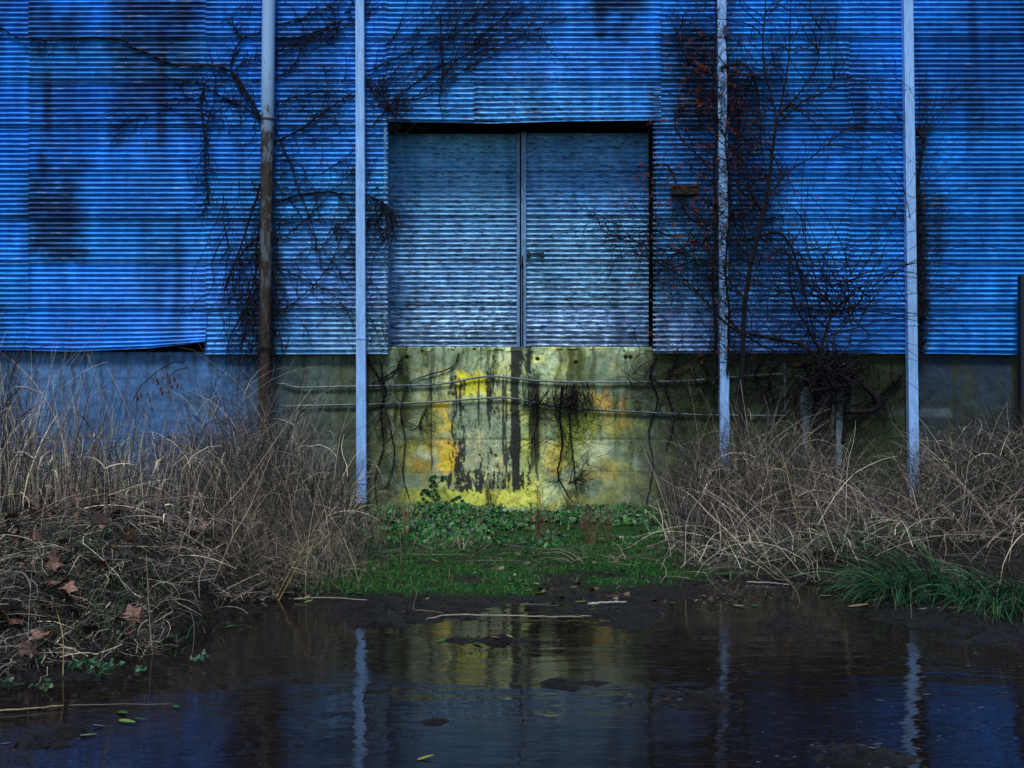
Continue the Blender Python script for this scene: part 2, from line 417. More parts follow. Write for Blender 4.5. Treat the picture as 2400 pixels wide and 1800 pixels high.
rows = [-440, -335, -229, -123, -17, 89, 194, 300, 406, 512, 617, 723, 828]
colsL = [-760, -344, 68, 480, 905]
seed = 1
nailA = Acc()
def nails(px0, px1, py, Y):
    for q in np.arange(px0+18, px1, 47):
        x = X(q+random.uniform(-2, 2), Y); z = Z(py+random.uniform(-2, 2), Y)
        if random.random() < .85:
            box(nailA, x-.006, x+.006, Y-.020, Y-.006, z-.006, z+.006, (.02, .03, .06))
for ci in range(4):
    for ri in range(len(rows)-1):
        x0, x1 = colsL[ci], colsL[ci+1]; y0, y1 = rows[ri], rows[ri+1]
        bot = None
        if ri == len(rows)-2:
            bot = [[(-760, 826), (905, 826)], [(-344, 822), (68, 822)], [(68, 822), (180, 824), (350, 816), (440, 806), (482, 800)], [(480, 831), (905, 829)]][ci]
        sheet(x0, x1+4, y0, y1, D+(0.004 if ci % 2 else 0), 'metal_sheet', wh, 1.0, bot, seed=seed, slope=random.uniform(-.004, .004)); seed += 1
        if y1 < 820: nails(x0, x1, y1-6, D)
# above the door
for (x0, x1) in ((905, 1110), (1110, 1546)):
    rr = [-440, -335, -229, -123, -17, 89, 194, 287]
    for ri in range(len(rr)-1):
        yb = 84 if (x0 == 1110 and rr[ri+1] == 89) else rr[ri+1]
        bot = [(905, 286), (1110, 289), (1150, 290), (1300, 286), (1546, 283)] if ri == len(rr)-2 else None
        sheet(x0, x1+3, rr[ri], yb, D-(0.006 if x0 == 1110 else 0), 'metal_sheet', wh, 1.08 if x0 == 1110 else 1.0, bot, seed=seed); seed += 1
        nails(x0, x1, rr[ri+1]-6, D)
colsR = [1530, 1986, 2430, 2870, 3200]
for ci in range(4):
    for ri in range(len(rows)-1):
        x0 = 1546 if (ci == 0 and rows[ri+1] < 290) else colsR[ci]
        x1 = colsR[ci+1]
        bot = [(1530, 829), (2200, 829), (2400, 832), (3200, 829)] if ri == len(rows)-2 else None
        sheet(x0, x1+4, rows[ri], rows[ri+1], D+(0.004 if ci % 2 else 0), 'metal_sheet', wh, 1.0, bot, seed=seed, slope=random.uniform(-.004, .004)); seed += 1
        if rows[ri+1] < 820: nails(x0, x1, rows[ri+1]-6, D)
# nails down the sheets' side edges by the door
for py in np.arange(300, 825, 12):
    for q in (1537,):
        x = X(q, D); z = Z(py, D); box(nailA, x-.004, x+.004, D-.022, D-.006, z-.004, z+.004, (.04, .07, .13))

# concrete base wall
YC = D+0.06
pxg = np.concatenate([np.arange(-760, -40, 20), np.arange(-40, 780, 5), np.arange(780, 1560, 2.6), np.arange(1560, 2460, 5), np.arange(2460, 3210, 20)])
pyg = np.concatenate([np.arange(800, 1216, 2.6), [1225, 1250]])
PXm, PYm = np.meshgrid(pxg, pyg)
def rag(px, py, sx, sy, s): return (fbm(px/sx, py/sy, 4, s, .6)-.5)
def blob(x0, x1, y0, y1, e=8, j=20, s=1, jy=None, sx=18, sy=40):
    j = j*1.7
    a = PXm+rag(PXm, PYm, sx, sy, s)*j*2; c = PYm+rag(PXm, PYm, sx*.7, sy*.6, s+3)*(jy if jy is not None else j)*2
    if j > 14: e = e*1.8
    return ss(x0-e, x0+e, a)*ss(x1+e, x1-e, a)*ss(y0-e, y0+e, c)*ss(y1+e, y1-e, c)
def lay(c, m, col, a=1.0): m = np.clip(m*a, 0, 1)[..., None]; return c*(1-m)+np.array(col)*m
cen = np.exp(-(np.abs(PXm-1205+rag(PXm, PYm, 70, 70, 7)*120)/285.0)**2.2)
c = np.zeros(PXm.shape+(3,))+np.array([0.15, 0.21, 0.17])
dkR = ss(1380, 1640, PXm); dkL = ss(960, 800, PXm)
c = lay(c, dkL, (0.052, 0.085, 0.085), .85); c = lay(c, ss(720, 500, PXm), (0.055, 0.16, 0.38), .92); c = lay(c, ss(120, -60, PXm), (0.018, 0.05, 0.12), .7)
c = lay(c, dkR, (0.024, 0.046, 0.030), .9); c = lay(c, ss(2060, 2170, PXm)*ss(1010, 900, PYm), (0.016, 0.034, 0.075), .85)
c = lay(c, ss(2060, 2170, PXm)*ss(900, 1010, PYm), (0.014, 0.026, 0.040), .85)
c = lay(c, blob(1700, 2060, 835, 960, 30, 30, 4), (0.055, 0.085, 0.095), .7)
# broad mottling
mo1 = fbm(PXm/70, PYm/55, 4, 71)
c = c*(0.62+.8*mo1[..., None])
pg = fbm(PXm/45, PYm/30, 5, 72)
c = lay(c, ss(.46, .68, pg)*cen, (0.40, 0.44, 0.22), .8)                       # lime-pale weathering
c = lay(c, ss(.50, .66, fbm(PXm/60, PYm/42, 4, 73))*cen*ss(880, 960, PYm), (0.34, 0.34, 0.07), .8)
c = lay(c, ss(.52, .66, fbm(PXm/34, PYm/30, 4, 75))*cen, (0.30, 0.40, 0.34), .6)
# vertical olive streaks from the top
wrp = PXm+(fbm(PXm/60, PYm/70, 3, 66)-.5)*40; stv = fbm(wrp/19, PYm/260, 4, 74)+.10*(fbm(PXm/120, PYm/300, 2, 67)-.5)*2; top = ss(1120, 850, PYm+rag(PXm, PYm, 14, 200, 5)*420)*(.4+.6*fbm(PXm/30, PYm/60, 3, 68))*1.3
c = lay(c, ss(.52, .64, stv)*top*ss(520, 760, PXm), (0.035, 0.050, 0.010), .78)
c = lay(c, ss(.57, .66, fbm(wrp/8, PYm/300, 4, 78))*top, (0.020, 0.026, 0.014), .6)
for (x0, x1, y0, y1, a) in [(937, 962, 826, 1010, .9), (1066, 1084, 826, 900, .7), (1240, 1268, 880, 1050, .8), (1355, 1372, 826, 900, .6), (880, 905, 830, 1180, .6), (1480, 1500, 826, 980, .6),
                            (1545, 1690, 830, 920, .75), (1560, 1700, 920, 1200, .6), (2010, 2120, 830, 1150, .5), (1380, 1400, 826, 905, .5), (1000, 1012, 826, 1120, .5), (790, 870, 840, 1200, .5)]:
    c = lay(c, blob(x0, x1, y0, y1, 6, 9, 81), (0.030, 0.045, 0.008), a)
# bright lime band along the bottom, yellow and orange patches
c = lay(c, blob(937, 1262, 1146, 1190, 7, 8, 82), (0.34, 0.40, 0.07), .85)
c = lay(c, blob(1300, 1400, 960, 1060, 14, 22, 83), (0.32, 0.40, 0.05), .75)
c = lay(c, blob(1220, 1262, 950, 1140, 8, 12, 84), (0.27, 0.34, 0.10), .6)
for (x0, x1, y0, y1, col, a) in [(1075, 1143, 876, 922, (.62, .56, .03), .95), (1022, 1056, 945, 970, (.60, .42, .03), .9), (1031, 1071, 1034, 1106, (.62, .33, .03), .95), (966, 1002, 1080, 1108, (.42, .15, .012), .85),
                              (985, 1040, 1034, 1075, (.50, .34, .04), .6), (1283, 1315, 1036, 1108, (.52, .34, .07), .75), (1100, 1130, 1010, 1085, (.62, .55, .30), .7), (1390, 1425, 925, 960, (.62, .45, .10), .75), (1418, 1426, 902, 985, (.30, .10, .01), .85),
                              (1455, 1466, 930, 1010, (.40, .20, .03), .6), (1380, 1480, 985, 1010, (.36, .32, .06), .5), (1165, 1185, 1060, 1105, (.55, .45, .28), .6), (1030, 1060, 1000, 1008, (.60, .35, .03), .8),
                              (940, 1010, 1034, 1110, (.34, .30, .05), .6), (1360, 1450, 1090, 1130, (.38, .26, .04), .45)]:
    c = lay(c, blob(x0, x1, y0, y1, 6, 12, int(x0)), col, a)
c = lay(c, blob(1365, 1420, 1025, 1080, 10, 18, 87), (.46, .52, .42), .8)
c = lay(c, blob(980, 1020, 1055, 1080, 6, 14, 88), (.50, .56, .46), .8)
# grey paint wash and black tar with runs
grain = fbm(PXm/3.2, PYm/9, 3, 90, .7)
c = lay(c, blob(1080, 1195, 940, 1110, 12, 16, 91)*ss(.35, .6, grain+.15), (0.13, 0.17, 0.17), .75)
tar = np.zeros_like(PXm)
for (x0, x1, y0, y1, a, j) in [(1055, 1092, 884, 1148, 1, 9), (1138, 1165, 868, 975, .8, 8), (1150, 1160, 826, 880, .7, 6), (1125, 1205, 1040, 1112, .62, 16), (1050, 1236, 1104, 1150, 1, 8),
                               (1198, 1219, 790, 1150, 1.6, 2), (1196, 1248, 790, 880, .95, 5), (1110, 1135, 870, 905, .5, 12), (1085, 1130, 975, 1040, .45, 12), (1236, 1246, 884, 1140, .75, 4), (1265, 1285, 1010, 1100, .35, 8), (1100, 1175, 945, 990, .45, 12)]:
    tar = np.maximum(tar, a*blob(x0, x1, y0, y1, 4, j, int(x1), 14, 9, 30))
gr = fbm(PXm/3.0, PYm/11, 4, 95, .75)
str_ = fbm((PXm+rag(PXm, PYm, 20, 40, 2)*10)/5.5, PYm/85, 4, 98, .65)
tar = tar-(str_-.42)*1.7*(tar > .05)*(tar < 1.2)
tar = ss(.28, .66, tar*1.0-(gr-.42)*1.7*(tar < 1.2)-.45*(fbm(PXm/16, PYm/22, 4, 96)-.35)*(tar < 1.2))*(tar > .05)
for q in (1228, 1233, 1240, 1252, 1258, 1262, 1180, 1186, 1121, 1147, 1011, 1247, 1215):
    y_end = 950+((q*37) % 190); wv = 1.4+(q % 3)*.5
    xq = q+(fbm(PYm/40, PYm*0, 2, q)-.5)*4
    tar = np.maximum(tar, ss(wv+1.3, wv, np.abs(PXm-xq))*ss(y_end, y_end-20, PYm)*ss(860, 900, PYm)*.85)
c = lay(c, tar, (0.012, 0.017, 0.028), .93)
sp = ss(.66, .70, fbm(PXm/4, PYm/5, 3, 97, .6))
c = lay(c, sp*cen, (0.025, 0.030, 0.020), .7)
# shuttering lines, cracks
for yy, a in ((887, .35), (1030, .45), (1106, .4), (960, .2)):
    c = lay(c, ss(2.4, .8, np.abs(PYm-yy-(fbm(PXm/90, 0*PXm, 3, yy)-.5)*7)), (0.03, 0.035, 0.025), a)
c = lay(c, blob(1950, 2230, 958, 976, 4, 4, 99), (0.10, 0.14, 0.17), .6)
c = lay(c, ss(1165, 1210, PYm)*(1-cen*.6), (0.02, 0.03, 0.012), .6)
c = lay(c, (1-cen)*ss(760, 900, PXm)*ss(2180, 2060, PXm)*ss(.35, .6, fbm(PXm/40, PYm/90, 4, 301)+.12), (0.022, 0.040, 0.012), .75)
c = np.clip(c*(1.05+1.25*cen[..., None]*(1-.85*np.clip(tar, 0, 1))[..., None])*(np.array([1.08, 1.02, .70])*cen[..., None]+np.array([1.0, 1.0, 1.0])*(1-cen[..., None])), 0, .85)  # middle of the wall brightened and warmed in its colour, as if lit
depth = (fbm(PXm/25, PYm/20, 4, 101)-.5)*0.012+(np.abs(PYm-1030) < 2)*.004
for (qx, qy) in ((1467, 838), (1478, 838), (1350, 850), (953, 838), (1260, 842)):
    rr = np.hypot(PXm-qx, PYm-qy); depth += .03*ss(5, 3, rr); c = lay(c, ss(5.5, 3.5, rr), (0.012, 0.014, 0.012))
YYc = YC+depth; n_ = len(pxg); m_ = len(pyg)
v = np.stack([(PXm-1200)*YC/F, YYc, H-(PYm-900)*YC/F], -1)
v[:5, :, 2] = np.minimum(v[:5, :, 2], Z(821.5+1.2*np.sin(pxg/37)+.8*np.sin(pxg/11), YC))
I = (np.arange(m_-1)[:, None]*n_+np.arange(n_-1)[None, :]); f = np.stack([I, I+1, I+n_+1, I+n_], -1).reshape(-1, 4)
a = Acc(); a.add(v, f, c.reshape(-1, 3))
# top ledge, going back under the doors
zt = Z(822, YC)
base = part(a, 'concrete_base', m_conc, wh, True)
a = Acc(); box(a, X(905, D)-.1, X(1530, D)+.1, YC+.03, D+1.2, zt-.3, zt-.001, (.08, .09, .08)); part(a, 'door_sill', m_conc, wh)

# dark band behind the sheets' lower edges, shell of the building
a = Acc()
xl, xr = X(-760), X(3205)
for (u0, u1) in ((xl, X(905)), (X(1531), xr)): box(a, u0, u1, D+.034, D+.25, Z(824), Z(-440))
box(a, X(905)-.0, X(1531), D+.034, D+.25, Z(286), Z(-440))
part(a, 'wall_backing', m_black, wh)
a = Acc()
box(a, xl, xl+.1, D+.25, D+16, -.2, Z(-440)); box(a, xr-.1, xr, D+.25, D+16, -.2, Z(-440)); box(a, xl, xr, D+16, D+16.1, -.2, Z(-440))
part(a, 'side_wall', m_roof, wh)
a = Acc(); zr = Z(-440)
a.add([(xl-.1, D-.12, zr), (xr+.1, D-.12, zr), (xr+.1, D+8, zr+2), (xl-.1, D+8, zr+2), (xl-.1, D+16.3, zr), (xr+.1, D+16.3, zr),
       (xl-.1, D-.12, zr+.08), (xr+.1, D-.12, zr+.08), (xr+.1, D+8, zr+2.08), (xl-.1, D+8, zr+2.08), (xl-.1, D+16.3, zr+.08), (xr+.1, D+16.3, zr+.08)],
      [(0, 1, 2, 3), (3, 2, 5, 4), (6, 9, 8, 7), (9, 10, 11, 8), (0, 6, 7, 1), (4, 5, 11, 10), (0, 3, 9, 6), (3, 4, 10, 9), (1, 7, 8, 2), (2, 8, 11, 5)])
part(a, 'roof', m_roof, wh)
tag(part(nailA, 'nails', m_attr, wh), kind='stuff')

# door recess: jambs, head
YD = D+0.46
a = Acc(); box(a, X(905)-.03, X(905)+.004, D-.012, YD+.1, zt-.02, Z(284)); part(a, 'door_jamb', m_frame, wh)
a = Acc(); box(a, X(1531)-.004, X(1531)+.03, D-.005, YD+.1, zt-.02, Z(284)); part(a, 'door_jamb', m_black, wh)
a = Acc(); box(a, X(905)+.006, X(1531)-.006, D+.002, YD+.1, Z(288), Z(288)+.05)
box(a, X(905)+.006, X(1531)-.006, YD-.12, YD+.1, Z(288)-.03, Z(288)-.002); part(a, 'door_head', m_black, wh)
a = Acc(); box(a, X(900), X(1536), YD+.08, YD+.14, zt-.5, Z(270)); part(a, 'door_backing', m_black, wh)

# two sliding leaves
def leaf(px0, px1, sd, dy):
    d = bpy.data.objects.new('door', None); C.objects.link(d); d.parent = wh; d.location = (0, -D, 0)
    Y = YD-dy
    rr = [296, 402, 506, 610, 714, 836]
    for i in range(5):
        bot = None
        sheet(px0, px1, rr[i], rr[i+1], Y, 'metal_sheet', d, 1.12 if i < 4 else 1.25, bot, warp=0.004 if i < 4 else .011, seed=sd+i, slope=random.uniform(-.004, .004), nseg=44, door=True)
    return d, Y
dl, yl = leaf(893, 1214, 300, 0.0)
dr, yr = leaf(1226, 1560, 400, 0.03)
dl['label'] = 'left sliding door leaf with buckled lower sheet'; dr['label'] = 'right sliding door leaf with pull handle'
a = Acc(); box(a, X(1211, yl), X(1218, yl), yl-.05, yl-.012, Z(832, yl)-.1, Z(296, yl)); o = a.build('door_stile', m_frame, dl)
a = Acc(); box(a, X(1221.5, yr), X(1233, yr), yr-.06, yr-.018, Z(832, yr)-.1, Z(296, yr)); o = a.build('door_stile', m_frame, dr)
a = Acc(); box(a, X(1223, yr), X(1226.5, yr), yr-.068, yr-.0605, Z(832, yr)-.05, Z(600, yr)); o = a.build('rust_edge', m_rust, dr)
a = Acc(); box(a, X(1217, yr), X(1226, yr), yr-.09, yr-.061, Z(622, yr), Z(610, yr)); o = a.build('latch', m_dark, dr)
a = Acc(); hp = [(1240, 602), (1241, 596), (1252, 594), (1265, 594), (1270, 596), (1271, 602)]
tube(a, smooth_path([P(x, y, yr-.055) for x, y in hp], 4), 0.011, 6)
for qx in (1239, 1271):
    box(a, X(qx-4, yr), X(qx+4, yr), yr-.05, yr-.018, Z(604, yr), Z(592, yr))
a.build('handle', m_dark, dr)

# ------------------------------------------------------------------ downspouts, pipe, conduits
def downspout(pt, pb, wtop, wbot, label, y0, joints, dent=0):
    """box-section gutter pipe with fluted face from the eaves to the ground"""
    (xt, yt), (xb, yb) = pt, pb
    Y = D-0.075; root = thing('downspout', label, 'downspout', (X(xb, Y), Y, 0), 'white downspouts on the metal wall')
    zt_, zb_ = Z(-430, Y), Z(yb, Y); a = Acc(); n_ = 60
    ts = np.linspace(0, 1, n_)
    zz = zb_+(zt_-zb_)*ts
    xx = np.interp(900-(zz-H)*F/Y, [yt, yb], [xt, xb]); wd = np.interp(900-(zz-H)*F/Y, [yt, yb], [wtop, wbot])
    prof = []
    nf_ = 8
    for k in range(nf_+1):
        u = -0.5+k/nf_; prof.append((u, -.048-(0.004 if k % 2 else 0)))
    prof = [(-.5, .048)]+prof+[(.5, .048)]
    K = len(prof); V = []
    for i in range(n_):
        for (u, dy) in prof:
            V.append((X(xx[i]+u*wd[i], Y)+(dent*.004*math.sin(i*1.7)), Y+dy, zz[i]))
    I = [(i*K+j, i*K+(j+1) % K, (i+1)*K+(j+1) % K, (i+1)*K+j) for i in range(n_-1) for j in range(K)]
    a.add(V, I); o = part(a, 'pipe_section', m_spout, root)
    for jy in joints:
        q = np.interp(jy, [yt, yb], [xt, xb]); wq = np.interp(jy, [yt, yb], [wtop, wbot])
        a = Acc(); box(a, X(q-wq/2-.9, Y), X(q+wq/2+.9, Y), Y-.057, Y+.05, Z(jy+3, Y), Z(jy, Y)); part(a, 'joint_collar', m_spout, root)
    return root
downspout((844, 0), (848, 1178), 19.5, 23, 'white downspout between the rusty pipe and the left door edge', 0, (792, 1130))
downspout((1690, 0), (1698, 1110), 20, 21, 'white downspout wrapped in berry vine right of the door', 0, (845,), 1)
downspout((2126, 0), (2141, 1170), 22, 22, 'white downspout nearest the right edge of the photo', 0, (760,))

Y = D-.12
pr = thing('rusty_pipe', 'thick round vertical pipe, pale at the top and rusted brown below, left of the door', 'pipe', (X(625, Y), Y, 0))
a = Acc(); n_ = 80; pys = np.linspace(-420, 1235, n_)
pts = np.array([P(np.interp(y, [0, 1000], [630, 620]), y, Y) for y in pys]); k = 20
rad = np.full(n_, 0.083)
cl = np.zeros((n_, 4))
for i, y in enumerate(pys):
    t = float(ss(120, 420, y)); u = float(ss(560, 800, y))
    base_c = np.array([.24, .44, .75])*(1-t)+np.array([.07, .10, .12])*t
    cl[i, :3] = base_c*(1-u*.5); cl[i, 3] = -.06+.17*t+.13*u+(.06 if 300 < y < 520 else 0)
tube(a, pts, rad, k, cl); part(a, 'pipe_body', m_pipe, pr, True)
a = Acc(); tube(a, [P(621.5, 812, Y), P(621.5, 817, Y)], [.115, .115], 20, (0.03, .02, .015)); part(a, 'flange', m_rust, pr)
a = Acc(); tube(a, [P(628, 279, Y), P(627.9, 284, Y)], [.087, .087], 20, (0.1, .15, .2)); part(a, 'joint_ring', m_pipe, pr)

def conduit(pts, label, name='conduit', r=.0125):
    Y = YC-.03
    p = smooth_path([P(x, y, Y) for x, y in pts], 6)
    a = Acc(); tube(a, p, r, 8)
    root = thing(name, label, 'conduit', tuple(p[0]), 'metal conduits on the concrete wall')
    part(a, 'tube', m_conduit, root, True)
    for q in (len(p)//5, len(p)//2, 4*len(p)//5):
        a = Acc(); v = p[q]; box(a, v[0]-.012, v[0]+.012, Y-.018, Y+.045, v[2]-.020, v[2]+.020); part(a, 'clip', m_conduit, root)
conduit([(630, 900), (665, 900), (700, 908), (800, 906), (900, 904), (1000, 902), (1060, 896), (1110, 886), (1155, 882), (1200, 886), (1270, 893), (1400, 896), (1600, 893), (1700, 885), (1800, 878), (1840, 877), (1892, 887)],
        'upper thin metal conduit bending across the stained concrete wall')
conduit([(660, 953), (760, 950), (860, 948), (1000, 943), (1100, 936), (1160, 932), (1195, 933), (1250, 943), (1330, 957), (1420, 962), (1520, 967), (1640, 972), (1750, 974), (1843, 974)],
        'lower thin metal conduit sloping down across the yellow stained concrete')
conduit([(1839, 846), (1839, 900), (1840, 972)], 'short vertical conduit joining the two long conduits on the right')

# rusty fixture with stain, right of the door
Y = D-.05
fx = thing('rusty_lamp_bracket', 'small rusted steel box fixed to the wall between the door and the berry vine', 'wall fixture', (X(1603, Y), Y, Z(449, Y)))
a = Acc(); box(a, X(1573, Y), X(1635, Y), Y-.09, Y+.04, Z(458, Y), Z(441, Y)); part(a, 'housing', m_rust, fx)
a = Acc(); box(a, X(1571, Y), X(1637, Y), Y-.10, Y-.02, Z(440.8, Y), Z(438.5, Y)); part(a, 'lid', m_rust, fx)
# dark frame at the right edge
Y = D-.2
fr = thing('steel_frame', 'dark steel post and rail standing at the right edge against the wall', 'frame', (X(2390, Y), Y, 0))
a = Acc(); box(a, X(2389, Y), X(2403, Y), Y-.05, Y+.05, -.05, Z(650, Y)); part(a, 'post', m_dark, fr)
a = Acc(); box(a, X(2390, Y), X(2600, Y), Y-.045, Y+.045, Z(650, Y)+.001, Z(643, Y)); part(a, 'rail', m_dark, fr)
a = Acc(); box(a, X(2590, Y), X(2600, Y), Y-.05, Y+.05, -.05, Z(650, Y)); part(a, 'post', m_dark, fr)

# pale posts in the right thicket
def post(px0, px1, pyt, Y, label, lean=0):
    r = thing('post', label, 'post', (X((px0+px1)/2, Y), Y, 0), 'old pale posts in the right thicket')
    a = Acc(); x0, x1 = X(px0, Y), X(px1, Y); zt_ = Z(pyt, Y); n_ = 14; V = []
    for i in range(n_):
        t = i/(n_-1); z = -.1+(zt_+.1)*t; o = lean*t+.006*math.sin(i*2.1)
        for (u, w_) in ((x0, -.05), (x1, -.05), (x1, .05), (x0, .05)): V.append((u+o, Y+w_, z))
    F_ = [(i*4+j, i*4+(j+1) % 4, i*4+4+(j+1) % 4, i*4+4+j) for i in range(n_-1) for j in range(4)]+[((n_-1)*4, (n_-1)*4+1, (n_-1)*4+2, (n_-1)*4+3)]
    for q in F_: a.add(np.array(V)[list(q)], [(0, 1, 2, 3)])
    part(a, 'shaft', m_post, r)
post(1880, 1892, 888, 12.9, 'square pale post left of the dark ivy covered stump')
post(1952, 1966, 852, 12.8, 'leaning pale post right of the dark ivy covered stump', .05)

# ------------------------------------------------------------------ vines
bk = (1, 1, 1)
def wander(start, ang, length, r0, acc, Yb, curl=.35, depth=1, kids=.10, gx=0.0, drift=None, k=3, col=(.02, .018, .02), step=.035, straight=0, yj=.012):
    """twig that creeps over the wall: start = (x,z), ang in the wall plane"""
    if depth == 9: pass
    n_ = max(3, int(length/step)); x, z = start; y = Yb; pts = [(x, y, z)]; w = 0
    for i in range(n_):
        w = w*.75+random.gauss(0, curl)*.45; ang += w
        if drift is not None: ang += (drift-ang)*.06
        x += math.cos(ang)*step; z += math.sin(ang)*step; y = min(D-.02, max(Yb-.12, y+random.gauss(0, yj)))
        pts.append((x, y, z))
        if depth > 0 and random.random() < kids:
            wander((x, z), ang+random.choice((-1, 1))*random.uniform(.5, 1.2), length*random.uniform(.2, .5), r0*.6, acc, y, curl*1.15, depth-1, kids, 0, drift, k, col, step, 0, yj)
    tube(acc, pts, np.linspace(r0, r0*.4, len(pts))*TW, k, col, False)
    return pts
TW = 1.85
def stem(acc, pp, r0, r1, Y=D-.04, k=6, tw=None, n=14, tl=(.12, .5), curl=.4, depth=1, jit=1.8, r=.0025, ang=None):
    pts = smooth_path([P(x, y, Y) for x, y in pp], 7); m_ = len(pts)
    pts[:, 0] += np.cumsum(rng.normal(0, jit, m_))*.0006+rng.normal(0, .003, m_); pts[:, 2] += rng.normal(0, .004, m_); pts[:, 1] += rng.normal(0, .004, m_)
    tube(acc, pts, np.linspace(r0, r1, m_)*1.35, k, (.02, .018, .02))
    if tw is not None:
        for _ in range(n):
            i = random.randrange(1, m_-1); t = pts[i+1]-pts[i-1]; a0 = math.atan2(t[2], t[0])
            a0 = a0+random.choice((-1, 1))*random.uniform(.3, 1.1) if ang is None else random.gauss(ang, .5)
            wander((pts[i][0], pts[i][2]), a0, random.uniform(*tl), r*random.uniform(.7, 1.4), tw, pts[i][1], curl, depth)
    return pts
def vine(name, label, cat, loc, sa, ta, extra=None):
    root = thing(name, label, cat, loc)
    if sa.n: part(sa, 'stem', m_bark, root, True)
    if ta.n: tag(part(ta, 'twigs', m_bark, root), kind='stuff')
    return root

# A: vine that climbs the rusty pipe and spreads left and right
sa, ta = Acc(), Acc()
for pp, r0, r1, n_ in [([(615, 283), (600, 255), (580, 220), (560, 185), (535, 162), (500, 155), (440, 154), (400, 148), (350, 125), (310, 110), (285, 92), (180, 88), (120, 95), (90, 90), (45, 88), (0, 62), (-60, 40)], .014, .006, 30),
                       ([(614, 292), (590, 262), (550, 240), (500, 215), (470, 195), (420, 185), (385, 180)], .009, .003, 26),
                       ([(480, 200), (470, 240), (478, 330), (480, 400), (490, 480)], .008, .003, 60), ([(500, 250), (484, 300), (488, 380), (484, 460), (478, 500)], .005, .002, 26),
                       ([(475, 222), (430, 235), (380, 262), (330, 275), (290, 290), (276, 325)], .005, .002, 18),
                       ([(540, 160), (550, 120), (570, 90), (614, 72)], .009, .006, 16), ([(570, 90), (548, 60), (545, 30), (575, 12), (612, 30)], .006, .003, 14),
                       ([(555, 160), (580, 140), (614, 128)], .007, .004, 8), ([(540, 165), (565, 215), (600, 270)], .009, .005, 14),
                       ([(616, 300), (640, 330)], .01, .01, 4)]:
    stem(sa, pp, r0, r1, tw=ta, n=n_)
for pp, r0, n_ in [([(640, 335), (700, 305), (760, 262), (830, 215), (855, 178)], .011, 24), ([(640, 190), (690, 150), (720, 95), (770, 70), (835, 50), (900, 5)], .009, 26), ([(645, 90), (710, 85), (780, 58), (840, 30), (880, -10)], .010, 26),
                   ([(640, 245), (700, 225), (790, 212), (850, 238), (900, 250)], .008, 22), ([(640, 60), (700, 45), (760, 20), (800, -10)], .007, 20), ([(640, 130), (680, 105), (740, 95), (800, 80)], .008, 16),
                   ([(640, 475), (700, 458), (760, 450), (840, 458), (890, 470), (915, 500), (922, 545)], .011, 46), ([(645, 300), (680, 380), (700, 440), (730, 520), (750, 610)], .006, 26),
                   ([(640, 565), (700, 530), (760, 470), (850, 380)], .006, 24), ([(640, 740), (700, 700), (760, 640), (800, 560), (830, 480)], .006, 26), ([(640, 620), (720, 660), (790, 700), (830, 760)], .005, 22),
                   ([(640, 420), (700, 500), (770, 600), (830, 680)], .005, 20)]:
    stem(sa, pp, r0, .003, tw=ta, n=n_, curl=.45)
# fan of runners up to the right over the door head
for i in range(66):
    q = random.random(); x0 = random.uniform(860, 1200); y0 = 285-(x0-860)*.42-random.uniform(0, 170)
    wander((X(x0), Z(y0)), R(random.uniform(22, 48)), random.uniform(.6, 2.6), random.uniform(.0020, .0036), ta, D-.04, .15, 1, .035, drift=R(random.uniform(24, 42)))
for pp in ([(905, 262), (960, 235), (1030, 185), (1080, 130), (1130, 80), (1180, 40), (1250, 5)], [(860, 168), (920, 140), (1000, 105), (1060, 85), (1110, 40), (1150, -10)], [(900, 250), (985, 185), (1040, 150), (1130, 120), (1200, 95), (1300, 50), (1420, 10)],
           [(870, 300), (900, 262), (930, 235), (1000, 225), (1060, 180), (1150, 130), (1260, 100)], [(860, 190), (880, 225), (910, 260), (935, 285)], [(855, 200), (900, 230), (915, 300), (955, 320)], [(1031, 30), (1037, 160), (1030, 230), (1040, 285)]):
    stem(sa, pp, .0065, .0025, tw=ta, n=26, curl=.3, ang=R(36))
for i in range(70):        # between pipe and downspout, above
    wander((X(random.uniform(640, 830)), Z(random.uniform(0, 420))), R(random.uniform(-20, 70)), random.uniform(.2, 1.0), random.uniform(.002, .0045), ta, D-.035, .38, 1, .08)
for i in range(90):
    wander((X(random.uniform(640, 900)), Z(random.uniform(400, 800))), random.uniform(0, 6.28), random.uniform(.3, 1.0), random.uniform(.0018, .0042), ta, D-.035, .30, 1, .07)
for i in range(46):
    wander((X(random.uniform(480, 615)), Z(random.uniform(10, 330))), random.uniform(0, 6.28), random.uniform(.2, .7), random.uniform(.002, .004), ta, D-.035, .4, 1, .08)
vine('bare_vine', 'leafless dark vine climbing the rusty pipe and spreading over the upper left wall', 'vine', (X(615), D-.05, 0), sa, ta)

